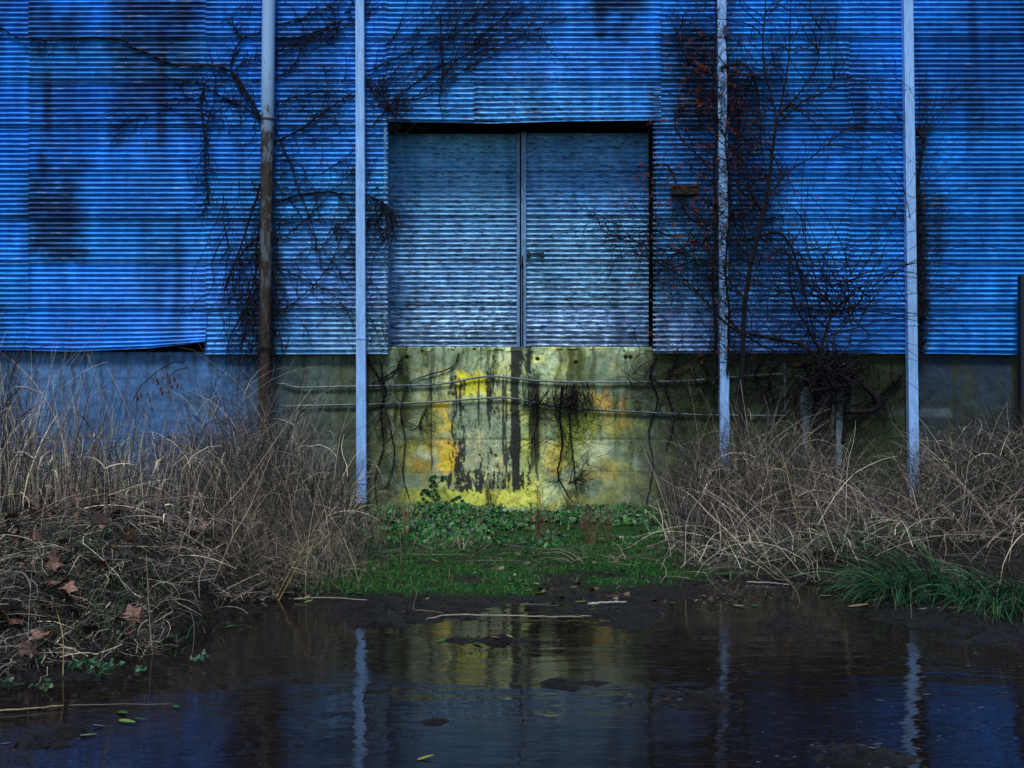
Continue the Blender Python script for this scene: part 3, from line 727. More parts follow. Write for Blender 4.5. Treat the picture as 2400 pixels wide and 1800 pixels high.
# B: hanging skirt of old stems left of the pipe foot
sa, ta = Acc(), Acc()
for pp, r0 in [([(612, 432), (590, 500), (560, 590), (535, 660), (525, 675)], .012), ([(612, 550), (570, 590), (545, 630), (528, 672)], .013), ([(610, 600), (590, 680), (575, 760), (560, 860)], .010), ([(608, 660), (580, 720), (540, 790), (530, 850)], .009),
               ([(615, 480), (600, 600), (600, 700), (590, 830)], .010), ([(650, 560), (645, 700), (660, 830)], .007)]:
    stem(sa, pp, r0, .004, Y=D-.1, tw=ta, n=22, tl=(.2, .8), curl=.3, ang=R(-80))
for i in range(48):
    wander((X(random.uniform(525, 650)), Z(random.uniform(420, 740))), R(random.gauss(-92, 22)), random.uniform(.3, 1.4), random.uniform(.002, .005), ta, D-.08, .22, 1, .06, drift=R(-92))
for i in range(60):
    q = random.uniform(300, 860)
    wander((X(random.choice((604, 643))+random.uniform(-4, 4), D-.15), Z(q)), R(random.gauss(-90, 25)), random.uniform(.15, .6), .003, ta, D-.16, .35, 0, .0)
vine('hanging_vine', 'skirt of drooping dead vine stems round the foot of the rusty pipe', 'vine', (X(590), D-.1, 0), sa, ta)

# C: creeper on the concrete below the left downspout, drooping roots over the left door edge
sa, ta = Acc(), Acc()
for pp, r0 in [([(858, 835), (880, 870), (905, 910), (893, 960), (900, 1040), (880, 1120), (885, 1190)], .010), ([(1075, 828), (1060, 860), (1000, 880), (960, 900), (940, 960), (950, 1030), (945, 1110), (960, 1170)], .006), ([(870, 900), (925, 870), (945, 832)], .008),
               ([(895, 850), (900, 940), (925, 1060), (905, 1150)], .006), ([(1015, 930), (990, 970), (982, 1010)], .004)]:
    stem(sa, pp, r0, .004, Y=YC-.02, tw=ta, n=14, curl=.35, ang=R(-80))
for i in range(26):
    wander((X(random.uniform(850, 960)), Z(random.uniform(830, 1000))), R(random.gauss(-80, 40)), random.uniform(.2, .8), .003, ta, YC-.04, .3, 1, .05)
vine('wall_creeper', 'thin creeper stems on the concrete just right of the left downspout', 'vine', (X(890), YC, 0), sa, ta)
sa, ta = Acc(), Acc()
stem(sa, [(848, 455), (890, 470), (912, 490), (922, 540)], .010, .004, Y=D-.05, tw=ta, n=30, tl=(.2, .7), curl=.22, ang=R(-78))
for i in range(40): wander((X(random.uniform(856, 925)), Z(random.uniform(465, 540))), R(random.gauss(-75, 25)), random.uniform(.2, .9), .0025, ta, D-.04, .25, 1, .05)
for i in range(30): wander((X(random.uniform(856, 905)), Z(random.uniform(500, 820))), random.uniform(0, 6.28), random.uniform(.2, .7), .0025, ta, D-.04, .35, 1, .05)
vine('rootlet_vine', 'clump of fine drooping vine rootlets at the left edge of the door', 'vine', (X(900), D-.05, 0), sa, ta)

# D: clump hanging from the conduits in the middle of the stained wall
sa, ta = Acc(), Acc()
for pp, r0 in [([(1318, 905), (1312, 960), (1318, 1040), (1308, 1110), (1325, 1150), (1345, 1180)], .013), ([(1345, 900), (1335, 980), (1343, 1070), (1350, 1150)], .009), ([(1255, 925), (1258, 990), (1245, 1040)], .008), ([(1330, 1135), (1350, 1125), (1365, 1112)], .006)]:
    stem(sa, pp, r0, .005, Y=YC-.06, tw=ta, n=26, tl=(.08, .5), curl=.4)
for i in range(120): wander((X(random.gauss(1350, 20)), Z(random.uniform(893, 925))), R(random.gauss(-90, 20)), random.uniform(.2, .65), .0022, ta, YC-.07, .26, 0, 0, drift=R(-90))
for i in range(45): wander((X(random.uniform(1235, 1320)), Z(random.uniform(895, 950))), R(random.gauss(-90, 35)), random.uniform(.2, .7), .0030, ta, YC-.06, .26, 1, .04, drift=R(-90))
for i in range(40): wander((X(random.uniform(1290, 1400)), Z(random.uniform(930, 1080))), random.uniform(0, 6.28), random.uniform(.3, .8), .0026, ta, YC-.07, .25, 0, 0)
vine('tangled_vine', 'brown tangle of dead vine hanging from the conduits over the yellow green wall', 'vine', (X(1330), YC-.06, 0), sa, ta)

# E: thin creeper along the top of the concrete, right of centre
sa, ta = Acc(), Acc()
for i in range(60): wander((X(random.uniform(1460, 1690)), Z(random.uniform(835, 960))), random.uniform(0, 6.28), random.uniform(.3, .9), .0034, ta, YC-.03, .28, 1, .05)
for pp in ([(1540, 835), (1525, 880), (1540, 940), (1520, 1010), (1530, 1090), (1515, 1180)], [(1590, 840), (1560, 900), (1580, 980), (1560, 1060)], [(1640, 835), (1660, 880), (1640, 930)], [(1790, 840), (1770, 880), (1800, 930), (1785, 960)], [(1830, 850), (1800, 880), (1815, 940)]):
    stem(sa, pp, .009, .005, Y=YC-.03, tw=ta, n=14, curl=.35)
for i in range(30): wander((X(random.uniform(1700, 1880)), Z(random.uniform(835, 940))), random.uniform(0, 6.28), random.uniform(.2, .6), .004, ta, YC-.03, .3, 1, .05)
vine('concrete_creeper', 'leafless creeper stems over the dark concrete right of the yellow stains', 'vine', (X(1560), YC, 0), sa, ta)

# F: berry vine round the second downspout
def blobs(acc, centres, r):
    base = np.array([(1, 0, 0), (-1, 0, 0), (0, 1, 0), (0, -1, 0), (0, 0, 1), (0, 0, -1)], float)
    fa = np.array([(0, 2, 4), (2, 1, 4), (1, 3, 4), (3, 0, 4), (2, 0, 5), (1, 2, 5), (3, 1, 5), (0, 3, 5)])
    for c_ in centres: acc.add(base*r*random.uniform(.7, 1.3)+np.asarray(c_), fa)
sa, ta, ba = Acc(), Acc(), Acc()
F_st = []
for pp, r0, n_ in [([(1672, 900), (1678, 780), (1672, 640), (1680, 520), (1674, 400), (1682, 300), (1672, 180), (1680, 60), (1676, -40)], .016, 70), ([(1705, 880), (1708, 740), (1700, 620), (1712, 470), (1702, 340), (1710, 200), (1700, 60)], .013, 60),
                   ([(1668, 400), (1630, 360), (1600, 330), (1580, 300), (1585, 260), (1620, 245), (1660, 250)], .008, 20), ([(1530, 388), (1560, 386), (1576, 402), (1588, 430)], .015, 8), ([(1600, 458), (1604, 490), (1622, 515), (1660, 540)], .013, 12),
                   ([(1690, 160), (1740, 150), (1765, 180), (1780, 240), (1785, 330), (1800, 420)], .010, 40), ([(1700, 150), (1720, 220), (1735, 300), (1730, 420), (1745, 520)], .008, 34), ([(1680, 180), (1620, 150), (1590, 90), (1610, 20)], .007, 30),
                   ([(1700, 560), (1760, 560), (1820, 545), (1850, 570), (1870, 620), (1900, 740), (1920, 830)], .016, 40), ([(1680, 540), (1620, 590), (1560, 585), (1500, 570), (1450, 560)], .007, 24), ([(1540, 600), (1480, 560), (1420, 545), (1400, 510)], .005, 18),
                   ([(1650, 700), (1600, 650), (1540, 615), (1480, 590)], .008, 20), ([(1660, 560), (1600, 580), (1540, 640)], .006, 18), ([(1700, 740), (1740, 780), (1790, 810), (1860, 840)], .012, 20)]:
    F_st.append(stem(sa, pp, r0, .005, Y=D-.13, tw=ta, n=n_, tl=(.2, .9), curl=.33))
bs = []
def zone(n_, x0, x1, y0, y1, l0=.2, l1=.8, berry=.4, mu=None, Yb=D-.12, rr=.003, cu=.32):
    for _ in range(n_):
        q = wander((X(random.uniform(x0, x1)), Z(random.uniform(y0, y1))), random.uniform(0, 6.28) if mu is None else R(random.gauss(mu, 40)), random.uniform(l0, l1), random.uniform(.0016, .0038)*rr/.003, ta, Yb, cu, 1, .07)
        if random.random() < berry: bs.append(q[random.randrange(len(q)//2, len(q))]); bs.append(q[-1])
zone(60, 1590, 1690, 0, 300, berry=.9); zone(75, 1700, 1800, 100, 420, berry=.55); zone(45, 1545, 1690, 300, 500, berry=.8); zone(70, 1640, 1720, 80, 620, berry=.5)
zone(80, 1700, 1850, 380, 620, berry=.3); zone(85, 1560, 1700, 480, 700, berry=.3); zone(30, 1540, 1690, 640, 830, berry=.45); zone(60, 1700, 1900, 560, 830, berry=.06); zone(30, 1500, 1560, 380, 640, berry=.8)
root = vine('berry_vine', 'tangled bittersweet vine dotted with orange red berries around the downspout right of the door', 'vine', (X(1680), D-.13, 0), sa, ta)
for (x, y, z) in bs:
    blobs(ba, [(x+random.gauss(0, .018), y-.01+random.gauss(0, .008), z+random.gauss(0, .018)) for _ in range(random.randint(3, 7))], .0085)
tag(part(ba, 'berries', m_berry, root), kind='stuff')

# G: sapling in front of the wall
sp_ = thing('sapling', 'slender leafless sapling with forked trunk rising right of the berry vine', 'tree', (X(1740, 12.9), 12.9, 0))
a = Acc(); t2 = Acc(); Yt = 12.95
trunk = stem(a, [(1738, 1180), (1738, 1000), (1740, 860), (1743, 740), (1757, 640), (1780, 540), (1800, 450), (1812, 350), (1824, 272)], .027, .013, Y=Yt, k=8)
part(a, 'trunk', m_bark, sp_, True)
lim = [[(1824, 272), (1840, 200), (1850, 120), (1852, 40), (1856, -60)], [(1824, 272), (1870, 220), (1910, 160), (1920, 110), (1925, 40)], [(1820, 268), (1800, 200), (1790, 150), (1790, 60), (1800, 20), (1850, -10)], [(1830, 285), (1880, 240), (1930, 215), (1960, 180), (1990, 125)],
       [(1757, 640), (1748, 560), (1735, 470), (1727, 380), (1735, 300)], [(1800, 460), (1850, 400), (1900, 370), (1960, 320), (2010, 260)], [(1790, 500), (1760, 450), (1750, 380), (1770, 330)], [(1745, 700), (1690, 640), (1620, 600), (1560, 540), (1500, 520)]]
for pp in lim:
    a = Acc(); stem(a, pp, .009 if pp[0][1] > 280 else .010, .003, Y=Yt, k=6, tw=t2, n=16, tl=(.2, 1.0), curl=.10, r=.004); part(a, 'branch', m_bark, sp_, True)
tag(part(t2, 'twigs', m_bark, sp_), kind='stuff')

# H: arching shrub right of it, long canes springing from the stump
sa, ta = Acc(), Acc()
def cane(x, y, ang, L, droop, acc, r=.004, Yb=12.95, k=4):
    n_ = 22; st = L/n_; px_, pz_ = X(x, Yb), Z(y, Yb); pts = []; a0 = ang; yy = Yb
    for i in range(n_): pts.append((px_, yy, pz_)); px_ += math.cos(a0)*st; pz_ += math.sin(a0)*st; a0 += droop/n_+random.gauss(0, .05); yy = min(D-.02, yy+random.gauss(0, .012))
    tube(acc, pts, np.linspace(r, r*.4, n_)*TW, k, (.02, .018, .02), False); return pts
stem(sa, [(1925, 860), (1930, 800), (1950, 740), (1985, 700), (2000, 690)], .017, .009, Y=12.95)
stem(sa, [(1940, 850), (1900, 780), (1860, 700), (1850, 600)], .013, .007, Y=12.95)
stem(sa, [(1930, 850), (1880, 810), (1800, 790), (1720, 770), (1650, 700), (1600, 660)], .02, .007, Y=12.95)
for i in range(90):
    lf = random.random() < .55
    ang = R(random.gauss(150, 32)) if lf else R(random.gauss(35, 30))
    p_ = cane(random.gauss(1975, 45), random.gauss(715, 45), ang, random.uniform(.6, 2.2), random.uniform(-.2, 1.4)*(1 if lf else -1), ta, random.uniform(.002, .0045))
    if random.random() < .6: q = p_[random.randrange(5, 18)]; wander((q[0], q[2]), ang+random.uniform(-.8, .8), random.uniform(.2, .7), .002, ta, q[1], .15, 1, .05)
for i in range(70): cane(random.uniform(1720, 1960), random.uniform(560, 840), random.uniform(0, 3.14), random.uniform(.5, 1.6), random.uniform(-1.2, 1.2), ta, .003)
for i in range(14): wander((X(random.gauss(1985, 26), 12.95), Z(random.gauss(700, 22), 12.95)), random.uniform(0, 6.28), random.uniform(.15, .5), .004, ta, 12.93, .5, 1, .1)
vine('arching_shrub', 'leafless shrub with long thin arching canes between the sapling and the right downspout', 'shrub', (X(1960, 12.95), 12.95, 0), sa, ta)

# I: twigs and dark fuzzy creeper beside the right-hand downspout
sa, ta = Acc(), Acc()
stem(sa, [(2150, 840), (2153, 740), (2148, 640), (2154, 560), (2148, 470), (2160, 360), (2166, 330), (2150, 310)], .018, .010, Y=D-.06, tw=ta, n=50, tl=(.08, .35), curl=.5)
for i in range(420): wander((X(random.gauss(2153, 6)), Z(random.uniform(540, 835))), random.uniform(0, 6.28), random.uniform(.05, .14), .004, ta, D-.06, .6, 0, 0)
for i in range(70): wander((X(random.gauss(2150, 5)), Z(random.uniform(350, 560))), random.uniform(0, 6.28), random.uniform(.05, .18), .004, ta, D-.06, .6, 0, 0)
for i in range(120):
    q = random.uniform(230, 760); rt = random.random() < .68
    p_ = cane(2150+random.uniform(-10, 10), q, R(random.gauss(28, 26)) if rt else R(random.gauss(150, 25)), random.uniform(.4, 1.5), random.uniform(-.9, 1.3), ta, random.uniform(.0016, .0032), D-.09, 3)
    if random.random() < .5: s_ = p_[random.randrange(5, 20)]; wander((s_[0], s_[2]), random.uniform(-1, 2), random.uniform(.15, .4), .0018, ta, s_[1], .15, 0, 0)
for i in range(40): cane(random.uniform(1540, 2120), random.uniform(0, 520), random.uniform(0, 6.28), random.uniform(.3, 1.2), random.uniform(-1.5, 1.5), ta, .0018, D-.05, 3)
vine('downspout_creeper', 'dark fuzzy creeper with thin twigs along the right downspout', 'vine', (X(2150), D-.06, 0), sa, ta)

# stump with ivy
st_ = thing('tree_stump', 'dark broken tree stump overgrown with vines under the metal wall on the right', 'stump', (X(1930, 12.7), 12.7, 0))
a = Acc(); Ys = 12.75
p_ = smooth_path([P(1925, 1200, Ys), P(1930, 1080, Ys), P(1925, 980, Ys), P(1932, 900, Ys), P(1938, 850, Ys)], 6)
tube(a, p_, np.interp(np.arange(len(p_)), [0, 6, len(p_)-1], [.18, .11, .14])*(1+rng.normal(0, .05, len(p_))), 14)
part(a, 'trunk', m_bark, st_, False)
for pp in ([(1910, 900), (1880, 900), (1868, 940), (1875, 1010)], [(1950, 880), (1990, 900), (1985, 960), (1975, 1040)], [(1960, 860), (1990, 870), (2060, 950), (1990, 970)], [(1900, 870), (1885, 850), (1905, 838)]):
    a = Acc(); stem(a, pp, .035, .018, Y=Ys-.03, k=7); part(a, 'limb', m_bark, st_, True)
ta = Acc()
for i in range(160): wander((X(random.gauss(1930, 34), Ys), Z(random.gauss(870, 30), Ys)), R(random.gauss(-80, 60)), random.uniform(.1, .6), .005, ta, Ys-.12, .5, 1, .06)
tag(part(ta, 'twigs', m_bark, st_), kind='stuff')
# dark root limb on the wall right of the stump
ta = Acc(); sa = Acc()
stem(sa, [(2110, 880), (2060, 930), (2030, 960), (1975, 985), (1990, 900), (2010, 850)], .02, .012, Y=YC-.05, tw=ta, n=30, tl=(.2, .6), curl=.4)
for i in range(30): wander((X(random.uniform(1990, 2130)), Z(random.uniform(835, 960))), R(random.gauss(-90, 30)), random.uniform(.3, .9), .0045, ta, YC-.04, .3, 1, .05)
vine('root_vine', 'thick dark root like vine on the concrete between the stump and the right downspout', 'vine', (X(2040), YC, 0), sa, ta)

# ------------------------------------------------------------------ grasses
STRAW = np.array([[.24, .19, .145], [.15, .12, .10], [.075, .062, .055], [.048, .035, .028], [.026, .018, .014], [.42, .35, .23], [.12, .105, .115]])*np.array([.84, .90, .98])*np.array([[1.1], [.8], [.65], [.6], [.5], [1.3], [.8]])
def gcol(n_, pal, wts=None, v=.30):
    idx = rng.choice(len(pal), n_, p=wts); c_ = np.asarray(pal)[idx]*(1+rng.normal(0, v, (n_, 1))); return np.clip(c_, .004, .7)
def U(a_, b_, n_): return rng.uniform(a_, b_, n_)
def tallgrass(acc, n_, xs, ys, hmin, hmax, lean=.28, wd=(.004, .009), leaf=2.2, pal=STRAW, wts=None, droop=(.1, .9), hs=None):
    p0 = np.stack([xs, ys, gh(xs, ys)-.02], -1); hgt = U(hmin, hmax, n_)
    if hs is not None: hgt = hgt*hs
    c_ = gcol(n_, pal, wts)
    az = U(0, 6.283, n_)
    pts = ribbons(acc, p0, az, np.clip(math.pi/2-np.abs(rng.normal(0, lean, n_)), .3, 1.57), hgt, U(droop[0], droop[1], n_), U(wd[0], wd[1], n_), c_, 6, 1.6, .5, floor=gh)
    m_ = int(n_*leaf); i = rng.integers(0, n_, m_); k_ = rng.integers(1, 5, m_)
    ribbons(acc, pts[i, k_], U(0, 6.283, m_), U(.3, 1.3, m_), hgt[i]*U(.15, .45, m_), U(.6, 2.6, m_), U(wd[0], wd[1]*1.25, m_), np.clip(c_[i]*U(.7, 1.15, m_)[:, None], 0, .7), 5, 1.2, .6, floor=gh)
    return pts
def samp(n_, pts, sx, sy):
    """clump centres in photo ground positions (px, Y)"""
    i = rng.integers(0, len(pts), n_); q = np.array(pts)[i]
    yy = np.clip(q[:, 1]+rng.normal(0, sy, n_), 6.6, 13.15); xx = X(q[:, 0], yy)+rng.normal(0, sx, n_)
    return xx, yy

# left reeds: tallest at the far left, round-headed thicket near the pipe
a = Acc()
x_, y_ = samp(1500, [(q, yy) for q in range(-160, 420, 40) for yy in (8.8, 9.6, 10.4, 11.2)], .25, .4)
hs = np.interp(1200+x_/y_*F, [-200, 40, 200, 330, 450], [1.1, 1.05, .85, .62, .6])
hs = hs*(.45+.55*rng.random(1500)**1.3)
tallgrass(a, 1500, x_, y_, .75, 1.9, .15, (.005, .011), 1.3, hs=hs, wts=[.24, .2, .14, .1, .08, .14, .10])
x_, y_ = samp(380, [(q, yy) for q in range(-160, 420, 50) for yy in (9.2, 10.4, 11.6)], .25, .4)
tallgrass(a, 380, x_, y_, 1.2, 2.2, .13, (.002, .005), .6, droop=(.05, .5), hs=np.interp(1200+x_/y_*F, [-200, 200, 450], [1, .88, .65]))
tag(a.build('reed_grass', m_attr), 'tall pale dry reeds along the left side in front of the blue concrete', 'dry grass', kind='stuff')
a = Acc()
x_, y_ = samp(2400, [(q, yy) for q in range(430, 830, 30) for yy in (9.6, 10.6, 11.6, 12.3)], .16, .35)
hs = np.interp(1200+x_/y_*F, [380, 480, 600, 700, 800, 870], [.75, .95, 1.08, 1.0, .85, .6])
hs = hs*(.5+.5*rng.random(2400))
tallgrass(a, 2400, x_, y_, .6, 2.1, .22, (.003, .0075), 1.7, wts=[.16, .16, .18, .2, .14, .08, .08], droop=(.2, 1.3), hs=hs)
tag(a.build('brush_grass', m_attr), 'dense brown thicket of dry grass around the rusty pipe and left downspout', 'dry grass', kind='stuff')
# fine grey brush at the front of it
a = Acc(); n_ = 9000
x_, y_ = samp(n_, [(q, yy) for q in range(560, 800, 25) for yy in (9.0, 9.8, 10.6)], .14, .35)
p0 = np.stack([x_, y_, gh(x_, y_)+U(0, .45, n_)], -1)
ribbons(a, p0, U(0, 6.28, n_), U(-.4, 1.4, n_), U(.05, .22, n_), U(-.6, 1, n_), U(.0018, .0035, n_), gcol(n_, [[.13, .115, .085], [.09, .085, .055], [.2, .17, .13]]), 3, ymax=13.2)
tag(a.build('weed_brush', m_attr), 'fine grey brown weed brush at the foot of the left thicket', 'weeds', kind='stuff')

# right thicket
a = Acc()
x_, y_ = samp(2500, [(q, yy) for q in range(1600, 1990, 28) for yy in (10.6, 11.3, 12.1, 12.7)], .15, .3)
hs = np.interp(1200+x_/y_*F, [1480, 1560, 1660, 1800, 1900, 2000], [.55, .85, 1.05, 1.0, .85, .6])
hs = hs*(.5+.5*rng.random(2500))
tallgrass(a, 2500, x_, y_, .6, 1.95, .24, (.003, .007), 1.8, wts=[.15, .14, .18, .22, .16, .08, .07], droop=(.1, 1.2), hs=hs)
tag(a.build('thicket_grass', m_attr), 'dense brown dry grass thicket below the berry vine and sapling', 'dry grass', kind='stuff')
a = Acc()
x_, y_ = samp(1300, [(q, yy) for q in range(2160, 2560, 35) for yy in (10.6, 11.4, 12.2)], .18, .35)
tallgrass(a, 1300, x_, y_, .5, 1.5, .25, (.003, .008), 2.6, pal=STRAW*.62, droop=(.4, 2.0), hs=np.interp(1200+x_/y_*F, [2080, 2180, 2300, 2450], [.6, .9, 1.1, 1.15]))
x_, y_ = samp(260, [(q, yy) for q in range(1990, 2160, 35) for yy in (11.4, 12.2)], .18, .35)
tallgrass(a, 260, x_, y_, .3, 1.0, .3, (.003, .006), 2.0, pal=STRAW*.7, droop=(.4, 1.6))
n_ = 5200; x_, y_ = samp(n_, [(q, yy) for q in list(range(2160, 2560, 40))+list(range(1620, 1960, 40)) for yy in (11.0, 11.8)], .2, .3)
zt_ = gh(x_, y_)+np.clip(rng.normal(.55, .22, n_), .15, .95)
cx_ = np.round(x_*9)/9+.05*np.sin(y_*40); p0 = np.stack([x_, y_, zt_], -1)
ribbons(a, p0, U(0, 6.28, n_), U(-.6, 1.2, n_), U(.03, .12, n_), U(0, 1.2, n_), U(.002, .005, n_), gcol(n_, STRAW*.8), 3)
tag(a.build('seed_grass', m_attr), 'dim dry seed grass filling the right edge behind the last downspout', 'dry grass', kind='stuff')
# fallen, bleached arcs across the front of the right bank
a = Acc(); n_ = 1500
x_, y_ = samp(n_, [(q, yy) for q in range(1640, 2460, 35) for yy in (9.6, 10.2, 10.9)], .2, .25)
y_ = np.maximum(y_, np.interp(x_, SHX, SHY)+.2)
p0 = np.stack([x_, y_, gh(x_, y_)+U(0, .25, n_)], -1)
ribbons(a, p0, U(0, 6.28, n_), U(.1, 1.2, n_), U(.35, 1.35, n_), U(.4, 1.7, n_), U(.003, .008, n_), gcol(n_, STRAW, [.3, .2, .12, .06, .04, .2, .08]), 7, 1.1, .6, floor=gh)
tag(a.build('fallen_grass', m_attr), 'bleached fallen grass stalks arching over the front of the right bank', 'dry grass', kind='stuff')
a = Acc(); n_ = 1100
x_, y_ = samp(n_, [(q, yy) for q in range(1640, 2500, 35) for yy in (9.0, 9.8, 10.6)], .2, .3)
y_ = np.maximum(y_, np.interp(x_, SHX, SHY)+.1)
p0 = np.stack([x_, y_, gh(x_, y_)+U(0, .1, n_)], -1)
ribbons(a, p0, U(0, 6.28, n_), U(0, .5, n_), U(.2, .7, n_), U(.2, 1.0, n_), U(.002, .005, n_), gcol(n_, STRAW*.75), 5, 1.1, .6, floor=gh)
tag(a.build('straw_mat', m_attr), 'matted dead straw lying on the right bank', 'straw', kind='stuff')

GREEN = np.array([[.010, .075, .022], [.006, .05, .02], [.012, .10, .045], [.02, .09, .015], [.008, .035, .012]])
def tussock(acc, cx, cy, n_, rad, l0, l1, az0=None, azs=3.14, wd=(.004, .009), el=(.5, 1.4)):
    an = U(0, 6.28, n_); rr = rad*np.sqrt(rng.random(n_)); x_ = cx+rr*np.cos(an); y_ = cy+rr*np.sin(an)
    p0 = np.stack([x_, y_, gh(x_, y_)-.01], -1)
    az = an if az0 is None else rng.normal(az0, azs, n_)
    ribbons(acc, p0, az, U(el[0], el[1], n_), U(l0*.5, l1, n_), U(.8, 2.4, n_), U(wd[0]*.7, wd[1], n_), gcol(n_, np.vstack([GREEN*.95, GREEN*.6, [[.07, .06, .03]]]), None, .45), 7, 1.1, .3, floor=gh)
for (px, py, n_, rad, l0, l1, az0, lab) in [(2130, 1395, 900, .34, .4, .85, 3.5, 'large green grass tussock combed flat to the left at the puddle edge on the right'), (2340, 1420, 700, .32, .4, .8, 3.9, 'green grass tussock at the right edge of the photo by the water'),
                                            (1920, 1330, 420, .30, .25, .5, None, 'dark green grass tuft under the bleached stalks in the middle of the right bank'), (1760, 1290, 380, .35, .2, .45, None, 'green grass tuft at the left end of the right bank'), (2080, 1300, 420, .35, .2, .5, None, 'green tuft between the stalks left of the last downspout foot')]:
    q = on_ground(px, py); a = Acc(); tussock(a, q[0], q[1], n_, rad, l0, l1, az0, .7)
    o = a.build('grass_tussock', m_leafattr, None, False, tuple(q)); tag(o, lab, 'grass', 'green grass tussocks')
a = Acc(); n_ = 1600
x_, y_ = samp(n_, [(q, yy) for q in range(100, 360, 40) for yy in (7.0, 7.5)]+[(q, 10.6) for q in range(760, 900, 30)], .25, .2)
p0 = np.stack([x_, y_, gh(x_, y_)], -1)
ribbons(a, p0, U(0, 6.28, n_), U(.6, 1.4, n_), U(.06, .24, n_), U(.3, 1.5, n_), U(.003, .006, n_), gcol(n_, GREEN*.8), 4, floor=gh)
tag(a.build('bank_grass', m_leafattr), 'sparse green grass growing through the litter on the left bank', 'grass', kind='stuff')

# short grass and moss on the mud
a = Acc(); n_ = 42000
x_ = U(-2.1, 2.9, n_); y_ = U(8.3, 11.6, n_); pt = fbm(x_*2.4, y_*5.5, 5, 33, .6); t_ = y_-np.interp(x_, SHX, SHY)
ok = rng.random(n_) < ss(0.44, 0.60, pt+ss(-.1, 1.9, t_)*.17-.005)*ss(-.05, .2, t_); x_, y_ = x_[ok], y_[ok]; n_ = len(x_)
p0 = np.stack([x_, y_, gh(x_, y_)], -1)
ribbons(a, p0, U(0, 6.28, n_), U(.5, 1.5, n_), U(.02, .07, n_), U(.2, 1.4, n_), U(.0025, .005, n_), gcol(n_, [[.006, .085, .003], [.010, .14, .004], [.004, .04, .004], [.03, .10, .006]]), 2)
tag(a.build('moss_grass', m_leafattr), 'short bright green grass and moss on the mud before the door', 'grass', kind='stuff')

a = Acc(); n_ = 5200
x_ = U(-2.2, 2.8, n_); y_ = U(8.5, 12.2, n_); ok = rng.random(n_) < ss(.56, .70, fbm(x_*4, y_*6, 4, 133))*ss(0, .6, y_-np.interp(x_, SHX, SHY)); x_, y_ = x_[ok], y_[ok]; n_ = len(x_)
p0 = np.stack([x_, y_, gh(x_, y_)], -1)
ribbons(a, p0, U(0, 6.28, n_), U(.4, 1.4, n_), U(.05, .20, n_), U(.4, 1.8, n_), U(.003, .006, n_), gcol(n_, [[.008, .07, .006], [.02, .11, .01], [.12, .10, .05], [.06, .05, .03], [.004, .03, .006]]), 4)
tag(a.build('grass_clumps', m_leafattr), 'ragged clumps of taller grass and dead blades in the moss', 'grass', kind='stuff')
a = Acc(); n_ = 1500
x_ = U(-2.4, 3.0, n_); y_ = U(8.2, 12.8, n_); ok = rng.random(n_) < ss(.45, .7, fbm(x_*3, y_*3, 3, 233))+.15; x_, y_ = x_[ok], y_[ok]; n_ = len(x_)
LEAF_P = (x_, y_)
# ivy-like ground cover at the foot of the wall
def leaves(acc, p, size, cols, tilt=.5, lobes=6, up=None):
    n_ = len(p); an = np.linspace(0, 6.283, lobes, endpoint=False)
    r_ = 1+.18*np.cos(an*3)
    yaw = U(0, 6.28, n_); tx = rng.normal(0, tilt, n_); ty = rng.normal(0, tilt, n_)+(.5 if up is None else up)
    lx = np.cos(an[None, :]+yaw[:, None])*r_*size[:, None]; ly = np.sin(an[None, :]+yaw[:, None])*r_*size[:, None]
    lz = lx*np.tan(np.clip(tx, -1, 1))[:, None]+ly*np.tan(np.clip(ty, -1.1, 1.1))[:, None]
    v = np.stack([lx, ly, lz], -1)/np.sqrt(1+np.tan(np.clip(ty, -1.1, 1.1))**2)[:, None, None]+p[:, None, :]
    cen_ = p-np.array([0, 0, 1])*size[:, None]*.15
    v = np.concatenate([cen_[:, None, :], v], 1).reshape(-1, 3)
    b_ = np.arange(n_)[:, None]*(lobes+1); j = np.arange(lobes)[None, :]
    f = np.stack([b_+0*j, b_+1+j, b_+1+(j+1) % lobes], -1).reshape(-1, 3)
    acc.add(v, f, np.repeat(cols, lobes+1, axis=0))
a = Acc(); n_ = 15000
x_ = rng.normal(.15, 1.25, n_); y_ = 13.2-np.abs(rng.normal(0, 1.05, n_)); ok = (np.abs(x_-.3) < 2.5) & (y_ > 10.5+.4*vnoise(x_*3, x_*0, 4)) & (rng.random(n_) < ss(.40, .60, fbm(x_*2.3, y_*2.3, 4, 8)+.08*ss(11.3, 13, y_))); x_, y_ = x_[ok], y_[ok]; n_ = len(x_)
hg = .02+.10*np.exp(-((13.2-y_)/.75)**2)*(.5+fbm(x_*2.3, y_*2, 3, 12))
p = np.stack([x_, y_, gh(x_, y_)+rng.random(n_)**.7*hg+.01], -1)
leaves(a, p, .008+.034*rng.random(n_)**1.8, gcol(n_, [[.005, .075, .012], [.003, .040, .012], [.008, .12, .012], [.03, .12, .010], [.08, .15, .015], [.06, .05, .025], [.003, .016, .005]], [.26, .27, .16, .07, .03, .03, .18]))
x_, y_ = LEAF_P; n_ = len(x_)
a2 = Acc(); leaves(a2, np.stack([x_, y_, np.maximum(gh(x_, y_), 0)+.012+.05*rng.random(n_)*(y_ > 11)], -1), .008+.03*rng.random(n_)**2, gcol(n_, [[.05, .03, .018], [.10, .065, .035], [.03, .02, .015], [.14, .12, .09]]), .35, 6, 0)
tag(a2.build('leaf_crumbs', m_leafattr), 'small dead leaf scraps strewn over moss, mud and ivy', 'litter', kind='stuff')
tag(a.build('ground_ivy', m_leafattr), 'low green ground ivy carpeting the foot of the stained wall', 'ground cover', kind='stuff')
